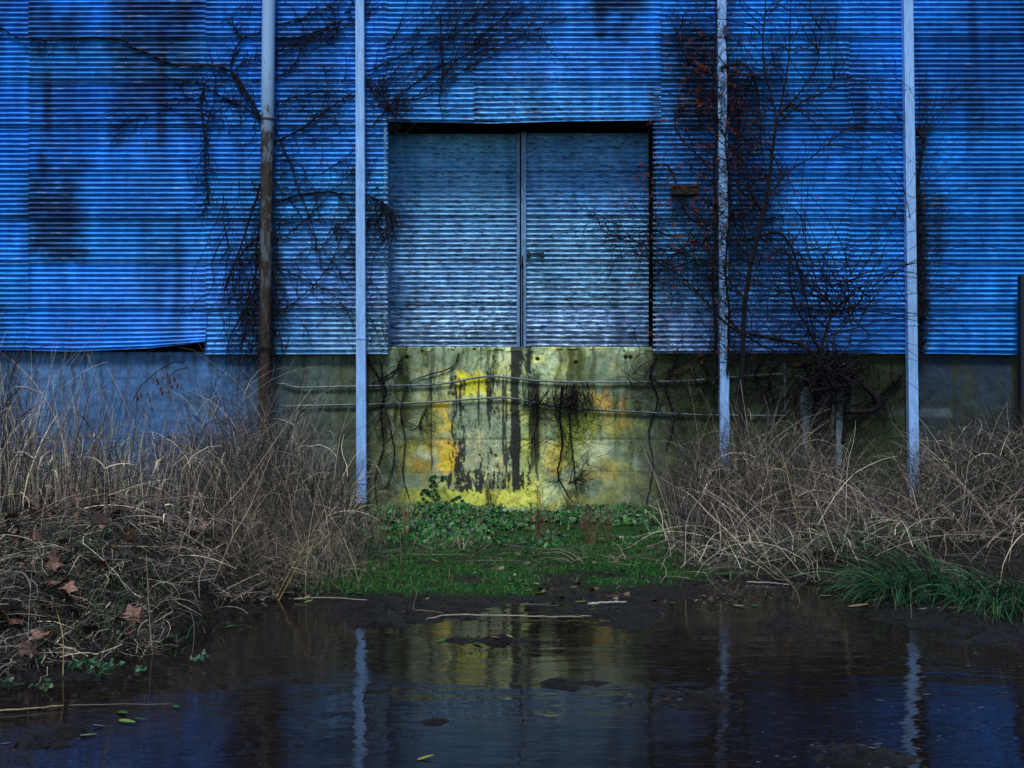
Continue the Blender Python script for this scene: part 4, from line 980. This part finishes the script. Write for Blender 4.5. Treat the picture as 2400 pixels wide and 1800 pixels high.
# climbing ivy sprig
iv = thing('ivy', 'small dark green ivy climbing the yellow wall left of the black tar stain', 'ivy', tuple(on_ground(1030, 1195)))
a = Acc()
for pp in ([(1030, 1200), (1015, 1165), (1018, 1135), (1012, 1120)], [(1012, 1165), (995, 1150), (985, 1158)], [(1018, 1140), (1035, 1125), (1042, 1118)], [(1040, 1190), (1060, 1172), (1075, 1165)]): stem(a, pp, .005, .003, Y=YC-.06, k=4)
part(a, 'stem', m_bark, iv)
sp0 = [(1012, 1122), (1020, 1120), (1008, 1128), (1016, 1132), (1022, 1138), (1010, 1142), (1038, 1120), (1045, 1122), (1035, 1126), (1000, 1152), (992, 1150), (988, 1158), (1004, 1160), (1012, 1154), (1018, 1150), (1024, 1158), (1010, 1166), (1020, 1172), (1030, 1168), (1048, 1180), (1060, 1174), (1070, 1168), (1078, 1166), (1056, 1184), (1035, 1184), (1000, 1178), (990, 1172), (1084, 1176)]
for (x, y) in sp0:
    a = Acc(); c0 = P(x+random.uniform(-2, 2), y+random.uniform(-2, 2), YC-.09+random.uniform(-.04, .02)); s_ = random.uniform(.026, .042); V = [c0+np.array([0, .006, 0])]
    for q in range(10):
        an = q*.6283+random.uniform(-.1, .1); rr = s_*(1.1 if q % 2 == 0 else .72); V.append(c0+np.array([math.cos(an)*rr, random.uniform(-.012, .004), math.sin(an)*rr]))
    a.add(V, [(0, 1+j, 1+(j+1) % 10) for j in range(10)], np.array([.010, .060, .018])*random.uniform(.5, 1.4)); part(a, 'leaf', m_leafattr, iv)

# dead weeds in front of the wall
def weed(px, py, hgt, spread, n_, label, col):
    q = on_ground(px, py); root = thing('dead_weed', label, 'weed', tuple(q), 'dry weeds in front of the stained wall'); a = Acc()
    for i in range(n_):
        az = random.uniform(0, 6.28); le = abs(random.gauss(0, spread)); L = hgt*random.uniform(.5, 1.1); m_ = 9; p_ = [q+np.array([random.gauss(0, .02), random.gauss(0, .02), -.01])]
        for k_ in range(m_):
            le += random.gauss(0, .06); az += random.gauss(0, .15); p_.append(p_[-1]+np.array([math.sin(le)*math.cos(az), math.sin(le)*math.sin(az)*.6, math.cos(le)])*L/m_)
            if k_ > 2:
                for _ in range(2):
                    a2 = random.uniform(0, 6.28); l2 = random.uniform(.05, .18)*hgt; e2 = random.uniform(.2, 1.2); d_ = np.array([math.cos(a2)*math.cos(e2), math.sin(a2)*math.cos(e2), math.sin(e2)])
                    tube(a, [p_[-1], p_[-1]+d_*l2*.5+rng.normal(0, .006, 3), p_[-1]+d_*l2], [.0016, .0013, .0009], 3, np.array(col)*random.uniform(.6, 1.3), False)
        tube(a, p_, np.linspace(.0032, .0014, len(p_)), 3, np.array(col)*random.uniform(.6, 1.3), False)
    part(a, 'stems', m_attr, root)
weed(1262, 1262, .52, .28, 22, 'reddish brown dead weed bush before the foot of the tangled vine', (.13, .075, .045))
weed(1385, 1275, .45, .32, 18, 'dry weed standing in the ivy right of the reddish weed bush', (.14, .09, .05))
weed(1425, 1268, .40, .25, 12, 'thin dry weed nearest the right bank', (.16, .12, .07))
weed(1150, 1205, .50, .30, 20, 'brown dead weed against the black tar stain on the wall', (.07, .045, .03))
weed(950, 1250, .62, .30, 12, 'straw coloured dry stems left of the green ivy patch', (.26, .21, .13))
weed(885, 1285, .50, .35, 12, 'pale branched dry weed at the right end of the left thicket', (.26, .21, .14))
weed(1330, 1215, .35, .30, 16, 'dark low weed under the lower end of the tangled vine', (.08, .06, .03))

# flattened straw on the moss
a = Acc(); n_ = 700
x_ = U(-2.2, 2.6, n_); y_ = np.clip(rng.normal(10.3, .35, n_), 9.1, 12); p0 = np.stack([x_, y_, gh(x_, y_)+.01], -1)
ribbons(a, p0, rng.choice([0, 3.14], n_)+rng.normal(0, .35, n_), U(-.05, .3, n_), U(.08, .45, n_), U(0, .5, n_), U(.002, .005, n_), gcol(n_, STRAW*.6), 3, floor=gh)
tag(a.build('loose_straw', m_attr), 'scattered flattened straw across the moss in front of the ivy', 'straw', kind='stuff')
for (px, py, n_, s_, lab) in [(1345, 1318, 26, .12, 'small bundle of cut straw on the green moss'), (1450, 1315, 22, .10, 'tiny straw tuft standing at the right end of the moss'), (1075, 1285, 40, .16, 'flattened straw heap at the left of the moss'), (1130, 1290, 30, .13, 'flattened straw heap just right of another on the moss')]:
    q = on_ground(px, py); a = Acc(); x_ = q[0]+rng.normal(0, s_*.6, n_); y_ = q[1]+rng.normal(0, .06, n_); p0 = np.stack([x_, y_, gh(x_, y_)+.01], -1)
    ribbons(a, p0, rng.normal(2.5 if 'bundle' in lab else 1.5, .8, n_), U(.2, 1.0, n_), U(.1, .32, n_), U(.3, 1.2, n_), U(.003, .005, n_), gcol(n_, STRAW*.9), 4, floor=gh)
    tag(a.build('straw_tuft', m_attr, None, False, tuple(q)), lab, 'straw', 'straw tufts on the moss')

# ------------------------------------------------------------------ left mound: litter, leaves, branch
def on_left(n_, px0=-120, px1=700):
    px_ = U(px0, px1, n_); lo = np.interp(px_, [-150, 0, 350, 450, 520, 640, 720], [1620, 1590, 1530, 1450, 1425, 1400, 1370]); hi = np.interp(px_, [-150, 250, 400, 700], [1180, 1190, 1290, 1330])
    py_ = hi+(lo-hi)*rng.random(n_)
    y = H*F/(py_-900)
    for _ in range(10):
        gz_ = np.maximum(gh((px_-1200)*y/F, y), 0); y = np.minimum((H-gz_)*F/(py_-900), 12.8)
    x = (px_-1200)*y/F; return x, y, np.maximum(gh(x, y), 0)
a = Acc(); n_ = 13000
x_, y_, z_ = on_left(n_); p0 = np.stack([x_, y_, z_+rng.random(n_)**2*.10], -1)
ribbons(a, p0, U(0, 6.28, n_), U(-.2, .6, n_), U(.06, .42, n_), U(-.2, 1.4, n_), U(.0025, .008, n_), gcol(n_, STRAW, [.12, .12, .18, .2, .24, .08, .06], .4), 4, 1.2, .8, floor=gh)
tag(a.build('straw_litter', m_attr), 'matted straw and dead stalks covering the left bank', 'litter', kind='stuff')
a = Acc(); n_ = 420         # swept stalks down the slope
n_ = 170; x_, y_ = samp(n_, [(q, yy) for q in range(180, 420, 30) for yy in (8.0, 8.6)], .3, .3); p0 = np.stack([x_, y_, gh(x_, y_)+U(.02, .28, n_)], -1)
ribbons(a, p0, rng.normal(-.5, .7, n_), U(-.05, .5, n_), U(.3, 1.0, n_), U(.3, .9, n_), U(.004, .008, n_), gcol(n_, STRAW, [.3, .2, .1, .1, .04, .2, .06]), 6, 1.2, .4, floor=gh)
tag(a.build('swept_stalks', m_attr), 'pale dry stalks swept down over the edge of the left mound', 'dry grass', kind='stuff')

def leafmesh(kind, s_=1.0):
    V = []; 
    if kind == 'maple':
        N = 20; 
        for q in range(N):
            an = q/N*6.283; rr = (.55+.45*abs(math.cos(an*2.5))**.7)*(1 if q % 2 == 0 else .80); V.append((math.cos(an)*rr, math.sin(an)*rr, .22*math.sin(an*2+.5)+.08*(q % 2)))
    else:
        N = 14
        for q in range(N):
            an = q/N*6.283; cx_, sy_ = math.cos(an), math.sin(an); V.append((cx_*1.0, sy_*.30*(1-.35*cx_), .10*abs(sy_)+.06*cx_*cx_))
    m_ = len(V); bot = [(x, y, z-.02) for x, y, z in V]
    VV = [(0, 0, 0)]+V; Fc = [(0, 1+j, 1+(j+1) % m_) for j in range(m_)]
    me = bpy.data.meshes.new(kind+'_leaf'); me.from_pydata(VV, [], Fc); me.update(); return me
def leafmat(name, col):
    return simple(name, col, .45, .3, 50, .5)
LM = {k_: leafmat(k_+'_leaf_skin', v_) for k_, v_ in {k2: tuple((1.0 if k2 in ('brown', 'pink', 'dkbrown') else .62)*q for q in v2) for k2, v2 in {'brown': (.10, .045, .028), 'dkbrown': (.045, .022, .016), 'pink': (.19, .10, .075), 'tan': (.28, .19, .11), 'green': (.03, .13, .02), 'lime': (.16, .26, .04), 'yellow': (.27, .24, .04), 'pale': (.26, .32, .20), 'grey': (.14, .14, .17), 'white': (.4, .45, .55)}.items()}.items()}
LMESH = {}
def put_leaf(kind, colr, pos, size, label, group, cat='leaf', tilt=.3, yaw=None, name='fallen_leaf'):
    key = (kind, colr)
    if key not in LMESH: me = leafmesh(kind); me.materials.append(LM[colr]); LMESH[key] = me
    o = bpy.data.objects.new(name, LMESH[key]); C.objects.link(o); o.location = pos; o.scale = (size,)*3
    o.rotation_euler = (random.gauss(0, tilt), random.gauss(0, tilt), random.uniform(0, 6.28) if yaw is None else yaw)
    return tag(o, label, cat, group)
# leaves with a place of their own in the photo (zones on the bank)
x_, y_, z_ = on_left(70, 20, 330)
for i in range(70):
    k_ = random.choice(['brown', 'brown', 'dkbrown', 'pink', 'dkbrown'])
    pyi = 900+(H-z_[i])*F/y_[i]; pxi = 1200+x_[i]*F/y_[i]; sz_ = random.uniform(.045, .085)
    zn = 'high on the left mound' if pyi < 1290 else ('halfway down the left mound' if pyi < 1420 else 'low on the left bank')
    zx = 'near the photo edge' if pxi < 120 else ('near the swept stalks' if pxi > 230 else 'amid the straw')
    put_leaf('maple', k_, (x_[i], y_[i], z_[i]+random.uniform(.06, .13)), sz_*1.15, '%s %s maple leaf %s, %s' % ('large' if sz_ > .065 else 'small', {'brown': 'curled brown', 'dkbrown': 'dark wet brown', 'pink': 'dull pinkish'}[k_], zn, zx), 'fallen maple leaves on the left bank', tilt=.55)
x_, y_, z_ = on_left(16, 400, 690)
for i in range(16):
    k_ = random.choice(['brown', 'grey', 'pink']); put_leaf('maple', k_, (x_[i], y_[i], z_[i]+random.uniform(.01, .04)), random.uniform(.03, .055), {'brown': 'small brown leaf in the straw at the tip of the left bank', 'grey': 'small grey shrivelled leaf in the straw at the tip of the left bank', 'pink': 'small pinkish leaf in the straw at the tip of the left bank'}[k_], 'small leaves at the tip of the left bank', tilt=.6)
for (px, py, k_, s_, lab) in [(228, 1212, 'pink', .10, 'pale pinkish maple leaf on the crest of the left mound'), (238, 1222, 'tan', .085, 'bright tan maple leaf on the crest of the left mound'), (278, 1240, 'brown', .12, 'largest rust brown maple leaf under the swept stalks'), (90, 1235, 'pink', .10, 'dull pink maple leaf near the left edge of the mound top'), (225, 1305, 'brown', .12, 'big brown maple leaf hanging on the shaded mound face'),
                              (256, 1383, 'pink', .075, 'pink maple leaf lying against the fallen branch'), (475, 1375, 'pink', .07, 'pink curled leaf right of the fallen branch'), (608, 1415, 'grey', .06, 'pale grey crumpled leaf at the water edge of the bank tip'), (30, 1535, 'grey', .12, 'large grey curled leaf at the lower left corner of the bank'), (105, 1545, 'pink', .10, 'crumpled pinkish leaf at the foot of the left bank'),
                              (853, 1292, 'brown', .06, 'brown leaf on the mud at the foot of the pale branched weed'), (1305, 1280, 'brown', .045, 'small red brown leaf in the straw line on the moss')]:
    q = on_ground(px, py); put_leaf('maple', k_, (q[0], q[1]-.02, q[2]+.11), s_*1.1, lab, 'single fallen leaves', tilt=.5)
for (px, py, k_, s_, lab) in [(207, 1726, 'pale', .050, 'pale green leaf floating at the lower left'), (298, 1694, 'lime', .065, 'yellow green oval leaf floating right of the pale one'), (288, 1674, 'green', .07, 'long green leaf floating beside the straw at lower left'), (413, 1659, 'green', .045, 'green leaf at the right tip of the floating straw'), (232, 1704, 'tan', .04, 'pale tan leaf scrap floating at lower left'), (329, 1688, 'green', .035, 'tiny green leaf floating right of the oval leaf'),
                              (998, 1779, 'yellow', .050, 'yellow leaf floating nearest the camera'), (1035, 1503, 'green', .05, 'green leaf on the mud bar in the puddle'), (1121, 1511, 'green', .06, 'green leaf with dark underside right end of the mud bar'), (1190, 1497, 'pale', .05, 'pale leaf just beyond the end of the mud bar'), (911, 1486, 'green', .05, 'thin green leaf in the water left of the mud bar'), (1160, 1505, 'tan', .045, 'tan leaf on the end of the mud bar'),
                              (1362, 1412, 'lime', .06, 'lime green leaf on the mud beside the pale twig'), (1231, 1373, 'tan', .045, 'tan leaf standing on the mud in front of the moss'), (1258, 1372, 'pale', .04, 'pale leaf right of the tan one on the mud'), (1268, 1392, 'yellow', .08, 'olive yellow leaf on the wet mud'), (1438, 1399, 'dkbrown', .09, 'dark leaf on the mud right of centre'), (1284, 1334, 'lime', .05, 'lime leaf on the moss'), (1240, 1385, 'pale', .05, 'pale green leaf between tan and olive leaves'),
                              (1732, 1422, 'pale', .06, 'pale upturned leaf in shallow water below the right bank'), (1772, 1421, 'green', .05, 'green leaf right of the pale upturned leaf'), (1576, 1414, 'green', .035, 'small green leaf floating near the third downspout reflection'), (2013, 1422, 'tan', .10, 'long tan leaf at the edge of the right tussock'), (1939, 1399, 'pale', .08, 'pale green leaf on mud at the right bank foot'), (1198, 1368, 'pale', .04, 'pale leaf scrap near the middle of the mud'),
                              (1300, 1372, 'pale', .05, 'small pale leaf on the mud right of centre'), (1345, 1378, 'pale', .04, 'thin pale leaf on the mud before the moss'), (1392, 1420, 'grey', .05, 'grey leaf flake below the pale twig'), (846, 1395, 'green', .06, 'green leaf on the stick at the left mud shore'), (724, 1411, 'lime', .05, 'lime leaf at the left end of the shore stick'), (541, 1470, 'green', .05, 'green leaf floating off the left bank tip'), (1020, 1316, 'yellow', .05, 'yellow leaf on moss left of centre')]:
    q = on_ground(px, py); put_leaf('willow', k_, (q[0], q[1], max(q[2], 0)+.006), s_*.82, lab, 'leaves scattered on mud and water', tilt=.12, yaw=random.gauss(0, .5))
# pale specks: ice and foam flakes low right
FL = []
fm = bpy.data.meshes.new('flake'); N = 7
fm.from_pydata([(math.cos(q*.9)*(1+.3*math.sin(q*5)), .45*math.sin(q*.9), 0) for q in range(N)]+[(math.cos(q*.9)*(1+.3*math.sin(q*5)), .45*math.sin(q*.9), .12) for q in range(N)], [], [tuple(range(N))[::-1], tuple(range(N, 2*N))]+[(q, (q+1) % N, N+(q+1) % N, N+q) for q in range(N)]); fm.update()
ms = simple('foam_flake', (.05, .065, .10), .35, .3, 20); fm.materials.append(ms)
a = Acc(); base_v = np.array([v_.co[:] for v_ in fm.vertices])
cl_ = [(1960, 1765, 90, 25, 60), (2050, 1790, 60, 20, 40), (2300, 1600, 160, 120, 110), (1650, 1690, 90, 60, 25), (1640, 1640, 60, 14, 40), (2200, 1720, 200, 60, 90), (60, 1735, 70, 10, 25), (2250, 1480, 150, 30, 60), (1750, 1560, 150, 40, 25)]
for (cx_, cy_, sx_, sy_, n_) in cl_:
    for _ in range(n_//2):
        px_, py_ = random.gauss(cx_, sx_), random.gauss(cy_, sy_*.8)
        if py_ < 1440 or py_ > 1890: continue
        y = H*F/(py_-900); s_ = random.uniform(.003, .011)*(1 if random.random() < .85 else 2.2); an = random.gauss(0, .4)
        v = base_v*s_; v = np.stack([v[:, 0]*math.cos(an)-v[:, 1]*math.sin(an)*1.0, v[:, 0]*math.sin(an)+v[:, 1], v[:, 2]], -1)+np.array([X(px_, y), y, max(float(gh(X(px_, y), y)), 0)-.0003])
        a.add(v, [tuple(range(N, 2*N))], (1, 1, 1))
tag(a.build('foam_flakes', ms), 'small pale foam and ice flakes on the puddle at lower right', 'foam', kind='stuff')

# branch, sticks, floating straws
def stick(name, cat, pp, r0, r1, m_, label, group=None, z=None, col=(.3, .25, .16), lift=.01, jit=.006):
    pts = np.array([on_ground(x, y) for x, y in pp]); pts[:, 2] += lift+r0
    p_ = smooth_path(pts, 6); p_[1:-1] += rng.normal(0, jit, (len(p_)-2, 3))*[1, 1, .3]
    a = Acc(); tube(a, p_, np.linspace(r0, r1, len(p_)), 7, col); o = a.build(name, m_, None, True, tuple(p_[0])); return tag(o, label, cat, group)
stick('fallen_branch', 'branch', [(205, 1362), (260, 1372), (330, 1382), (403, 1390)], .022, .016, simple('branch_bark', (.055, .048, .06), .8, .4, 30, bumps=.4), 'dark fallen branch lying across the left bank', lift=.07, jit=.002)
SG = 'sticks and straws at the water'
for (pp, r0, col, lab) in [([(-20, 1674), (60, 1668), (150, 1660)], .006, (.20, .15, .09), 'long tan straw floating at the left edge'), ([(160, 1660), (240, 1657), (408, 1656)], .004, (.07, .06, .05), 'thin dark straw floating toward the green leaf'), ([(690, 1409), (760, 1406), (860, 1405)], .007, (.18, .16, .12), 'pale stick on the shore beside the left bank tip'),
                           ([(1000, 1443), (1060, 1446), (1180, 1447), (1290, 1450), (1385, 1449)], .006, (.24, .22, .16), 'long thin pale stick across the mud in the middle'), ([(1378, 1421), (1420, 1418), (1468, 1416)], .010, (.26, .27, .29), 'short bleached white twig on the mud right of centre'), ([(1229, 1424), (1270, 1425), (1307, 1427)], .011, (.03, .03, .035), 'short dark twig on the mud centre'),
                           ([(1750, 1368), (1800, 1370), (1850, 1374)], .006, (.26, .19, .12), 'tan straw at the foot of the right bank'), ([(2155, 1432), (2240, 1429), (2330, 1424)], .006, (.22, .20, .17), 'pale straw at the water by the right tussock'), ([(800, 1335), (840, 1327), (872, 1321)], .006, (.30, .25, .14), 'straw on the mud at the right end of the left thicket'),
                           ([(940, 1437), (985, 1435), (1040, 1442)], .010, (.06, .035, .025), 'red brown twig at the left end of the long pale stick'), ([(960, 1372), (975, 1400), (968, 1432)], .004, (.10, .09, .08), 'thin bent twig standing on the left of the mud'), ([(1730, 1300), (1580, 1290), (1510, 1285)], .006, (.14, .08, .05), 'long brown stalk on the moss toward the right bank'),
                           ([(1090, 1320), (1190, 1318), (1250, 1321)], .005, (.10, .09, .09), 'dark thin stick lying on the moss edge'), ([(1180, 1286), (1300, 1291), (1420, 1283)], .006, (.10, .07, .05), 'long brown stalk lying along the moss')]:
    m_ = bpy.data.materials.get('stick_%d' % int(col[0]*1000)) or simple('stick_%d' % int(col[0]*1000), col, .7, .4, 40)
    stick('stick', 'stick', pp, r0, r0*.6, m_, lab, SG, jit=.004)

# conspicuous single canes standing out of the grass
CG = 'single dry canes standing out of the grass'
for (pp, r0, Yb, Yt_, lab) in [([(439, 1290), (500, 1215), (570, 1139), (640, 1040), (700, 952), (735, 905)], .008, 8.6, 9.2, 'long pale cane leaning right across the left thicket'), ([(500, 1335), (545, 1260), (586, 1188), (635, 1066)], .009, 8.2, 8.5, 'thick pale cane just right of the long leaning one'), ([(651, 1373), (710, 1310), (769, 1255)], .009, 8.4, 8.3, 'bright straw cane leaning over the water at the bank tip'),
                               ([(645, 1378), (690, 1320), (725, 1260), (761, 1192)], .007, 8.5, 8.6, 'second bright cane above the bank tip, steeper'), ([(358, 1229), (378, 1150), (395, 1080), (407, 1013)], .009, 8.7, 8.9, 'upright pale cane with a dark sheath left of the thicket'), ([(222, 1185), (245, 1090), (262, 1000), (230, 900), (205, 830)], .007, 9.2, 9.4, 'tall pale reed bending left before the blue concrete'),
                               ([(170, 1190), (185, 1080), (175, 960), (190, 880)], .008, 9.3, 9.4, 'upright pale reed left of the bending one'), ([(60, 1200), (50, 1080), (25, 960), (0, 900)], .009, 9.3, 9.5, 'stout reed leaning toward the left edge'), ([(300, 1200), (330, 1070), (290, 940), (250, 860)], .007, 9.3, 9.5, 'reed with a kink right of the blue concrete patch'), ([(75, 1640), (66, 1500), (72, 1380), (83, 1230)], .004, 6.2, 6.5, 'thin grey cane in front of the left mound'),
                               ([(1770, 1330), (1720, 1200), (1700, 1090)], .005, 10.4, 11.2, 'pale cane leaning left in the right thicket'), ([(1890, 1330), (1870, 1230), (1845, 1110), (1830, 1060)], .009, 10.0, 10.4, 'golden cane leaning left in the middle of the right thicket'), ([(1690, 1340), (1760, 1260), (1800, 1215), (1900, 1195)], .007, 9.9, 10.2, 'bleached cane bent over horizontally on the right bank'), ([(1780, 1150), (1760, 1060), (1735, 890)], .007, 11.6, 12.1, 'tall thin cane before the stump and posts'),
                               ([(2190, 1280), (2150, 1180), (2090, 1060)], .006, 10.8, 11.2, 'pale cane crossing the foot of the last downspout'), ([(1655, 1330), (1600, 1300), (1560, 1100)], .004, 10.5, 11.5, 'thin cane at the left end of the right thicket'), ([(1940, 1340), (1880, 1270), (1790, 1195), (1700, 1120)], .007, 9.8, 10.3, 'long bleached cane slanting up left over the right bank'),
                               ([(360, 1560), (352, 1470), (347, 1390), (343, 1300)], .005, 6.7, 6.9, 'thin tan cane upright at the water edge of the left bank'), ([(147, 1605), (148, 1500), (135, 1440), (122, 1400)], .006, 6.2, 6.4, 'golden cane at the lower left water edge')]:
    n_ = len(pp); pts = np.array([P(x, y, Yb+(Yt_-Yb)*i/(n_-1)) for i, (x, y) in enumerate(pp)]); pts[0, 2] = min(pts[0, 2], float(gh(pts[0, 0], pts[0, 1]))-.01) if abs(pts[0, 2]-float(gh(pts[0, 0], pts[0, 1]))) < .5 else pts[0, 2]
    r0 *= .62; p_ = smooth_path(pts, 5); g_ = 'golden' in lab or 'bright' in lab
    col = (.30, .21, .09) if g_ else ((.20, .18, .18) if 'grey' in lab else (.25, .205, .155))
    m_ = bpy.data.materials.get('cane_%d' % int(col[0]*100)) or simple('cane_%d' % int(col[0]*100), col, .55, .35, 18, .4)
    root = thing('reed_cane', lab, 'cane', tuple(p_[0]), CG)
    a = Acc(); tube(a, p_, np.linspace(r0, r0*.45, len(p_)), 6, col); part(a, 'cane_stem', m_, root, True)
    for k_ in (len(p_)//3, 2*len(p_)//3):
        a = Acc(); q = p_[k_]; ribbons(a, np.array([q]), U(0, 6.28, 1), U(.6, 1.2, 1), U(.2, .45, 1), U(1.2, 2.4, 1), np.array([.010]), np.array([col])*.8, 6); part(a, 'blade', m_attr, root)

# withered hanging leaves below the left metal edge
a = Acc(); root = thing('withered_sprig', 'sprig of withered dark red leaves hanging against the blue concrete at left', 'plant', (X(390, 12.9), 12.9, Z(850, 12.9)))
stem(a, [(430, 850), (405, 850), (370, 870), (330, 905), (310, 940)], .006, .003, Y=12.95, k=4); stem(a, [(440, 860), (410, 870), (395, 890)], .005, .003, Y=12.95, k=4); part(a, 'stem', m_bark, root)
for (x, y) in [(370, 890), (376, 905), (382, 880), (392, 872), (398, 885), (402, 900), (345, 920), (350, 930), (330, 920), (322, 925), (366, 880), (408, 880), (395, 910), (415, 895), (380, 915)]:
    c0 = P(x, y, 12.93); a = Acc(); L = random.uniform(.04, .09); wv = random.uniform(.010, .018); tw_ = random.uniform(-.6, .6)
    V = [c0+np.array([u*wv*math.cos(tw_)+.01*math.sin(k_), u*wv*math.sin(tw_)-abs(u)*.01, -L*k_/3]) for k_ in range(4) for u in ((-.4, .4) if k_ in (0, 3) else (-1, 1))]
    a.add(V, [(0, 1, 3, 2), (2, 3, 5, 4), (4, 5, 7, 6)], (.05, .012, .014)); part(a, 'leaf', m_leafattr, root)

# green seedlings at the foot of the left bank
for i, (px, py, s_) in enumerate([(75, 1560, .09), (20, 1615, .06), (108, 1622, .07), (205, 1565, .07), (228, 1590, .06), (262, 1570, .06), (280, 1520, .05), (468, 1553, .05), (330, 1580, .04), (170, 1572, .05)]):
    q = on_ground(px, py); root = thing('seedling', ['leafy green seedling tallest at the foot of the left bank', 'small seedling at the left edge by the water', 'pale green seedling standing in the water below the bank', 'seedling below the crumpled leaf', 'dark green seedling in the bank shadow', 'tiny seedling right of the dark green one', 'seedling hidden under dry stalks', 'small teal seedling alone in the puddle', 'tiny sprout at the right end of the seedlings', 'sprout between the two leaf clusters'][i], 'seedling', tuple(q), 'green seedlings along the left water edge')
    a = Acc(); n_ = 9; p = q+rng.normal(0, s_*.6, (n_, 3))*[1, 1, .3]+[0, 0, .04]; leaves(a, p, U(.010, .022, n_), gcol(n_, [[.01, .06, .02], [.015, .09, .04], [.008, .04, .015]]), .4, 6); part(a, 'foliage', m_leafattr, root)
    a = Acc()
    for k_ in range(n_): tube(a, [q, (q+p[k_])/2+[0, 0, .01], p[k_]], .0015, 3, (.05, .1, .04), False)
    part(a, 'stem', m_attr, root)

# wet clods, bark crumbs and silt lumps breaking the surface along the shore and on the bars
a = Acc(); n_ = 26000
x_ = U(-4.2, 4.8, n_); y_ = U(4.6, 10.6, n_); g_ = gh(x_, y_); cl = fbm(x_*3, y_*6, 4, 55)
ok = (g_ > -.012) & (rng.random(n_) < ss(.44, .62, cl)*ss(.10, .0, g_)+.03*(g_ < .05)); x_, y_, g_ = x_[ok], y_[ok], g_[ok]; n_ = len(x_)
base = np.array([(1, 0, 0), (0, 1, 0), (-1, 0, 0), (0, -1, 0), (0, 0, 1)], float)
sz = .004+.016*rng.random(n_)**3; th = U(0, 6.28, n_)
v = base[None]*np.stack([sz*U(.8, 2.2, n_), sz*U(.6, 1.2, n_), sz*U(.3, .9, n_)], -1)[:, None, :]*U(.6, 1.3, (n_*5)).reshape(n_, 5, 1)
vx = v[..., 0]*np.cos(th)[:, None]-v[..., 1]*np.sin(th)[:, None]; vy = v[..., 0]*np.sin(th)[:, None]+v[..., 1]*np.cos(th)[:, None]
v = np.stack([vx+x_[:, None], vy+y_[:, None], v[..., 2]+np.maximum(g_, -.002)[:, None]], -1)
b_ = np.arange(n_)[:, None, None]*5; f = (b_+np.array([[0, 1, 4], [1, 2, 4], [2, 3, 4], [3, 0, 4]])[None]).reshape(-1, 3)
a.add(v.reshape(-1, 3), f, np.repeat(gcol(n_, [[.012, .010, .010], [.02, .016, .013], [.008, .008, .010], [.05, .035, .022]], [.4, .25, .3, .05]), 5, axis=0))
tag(a.build('mud_clods', m_mud), 'dark wet clods and crumbs of debris along the muddy shoreline', 'mud', kind='stuff')
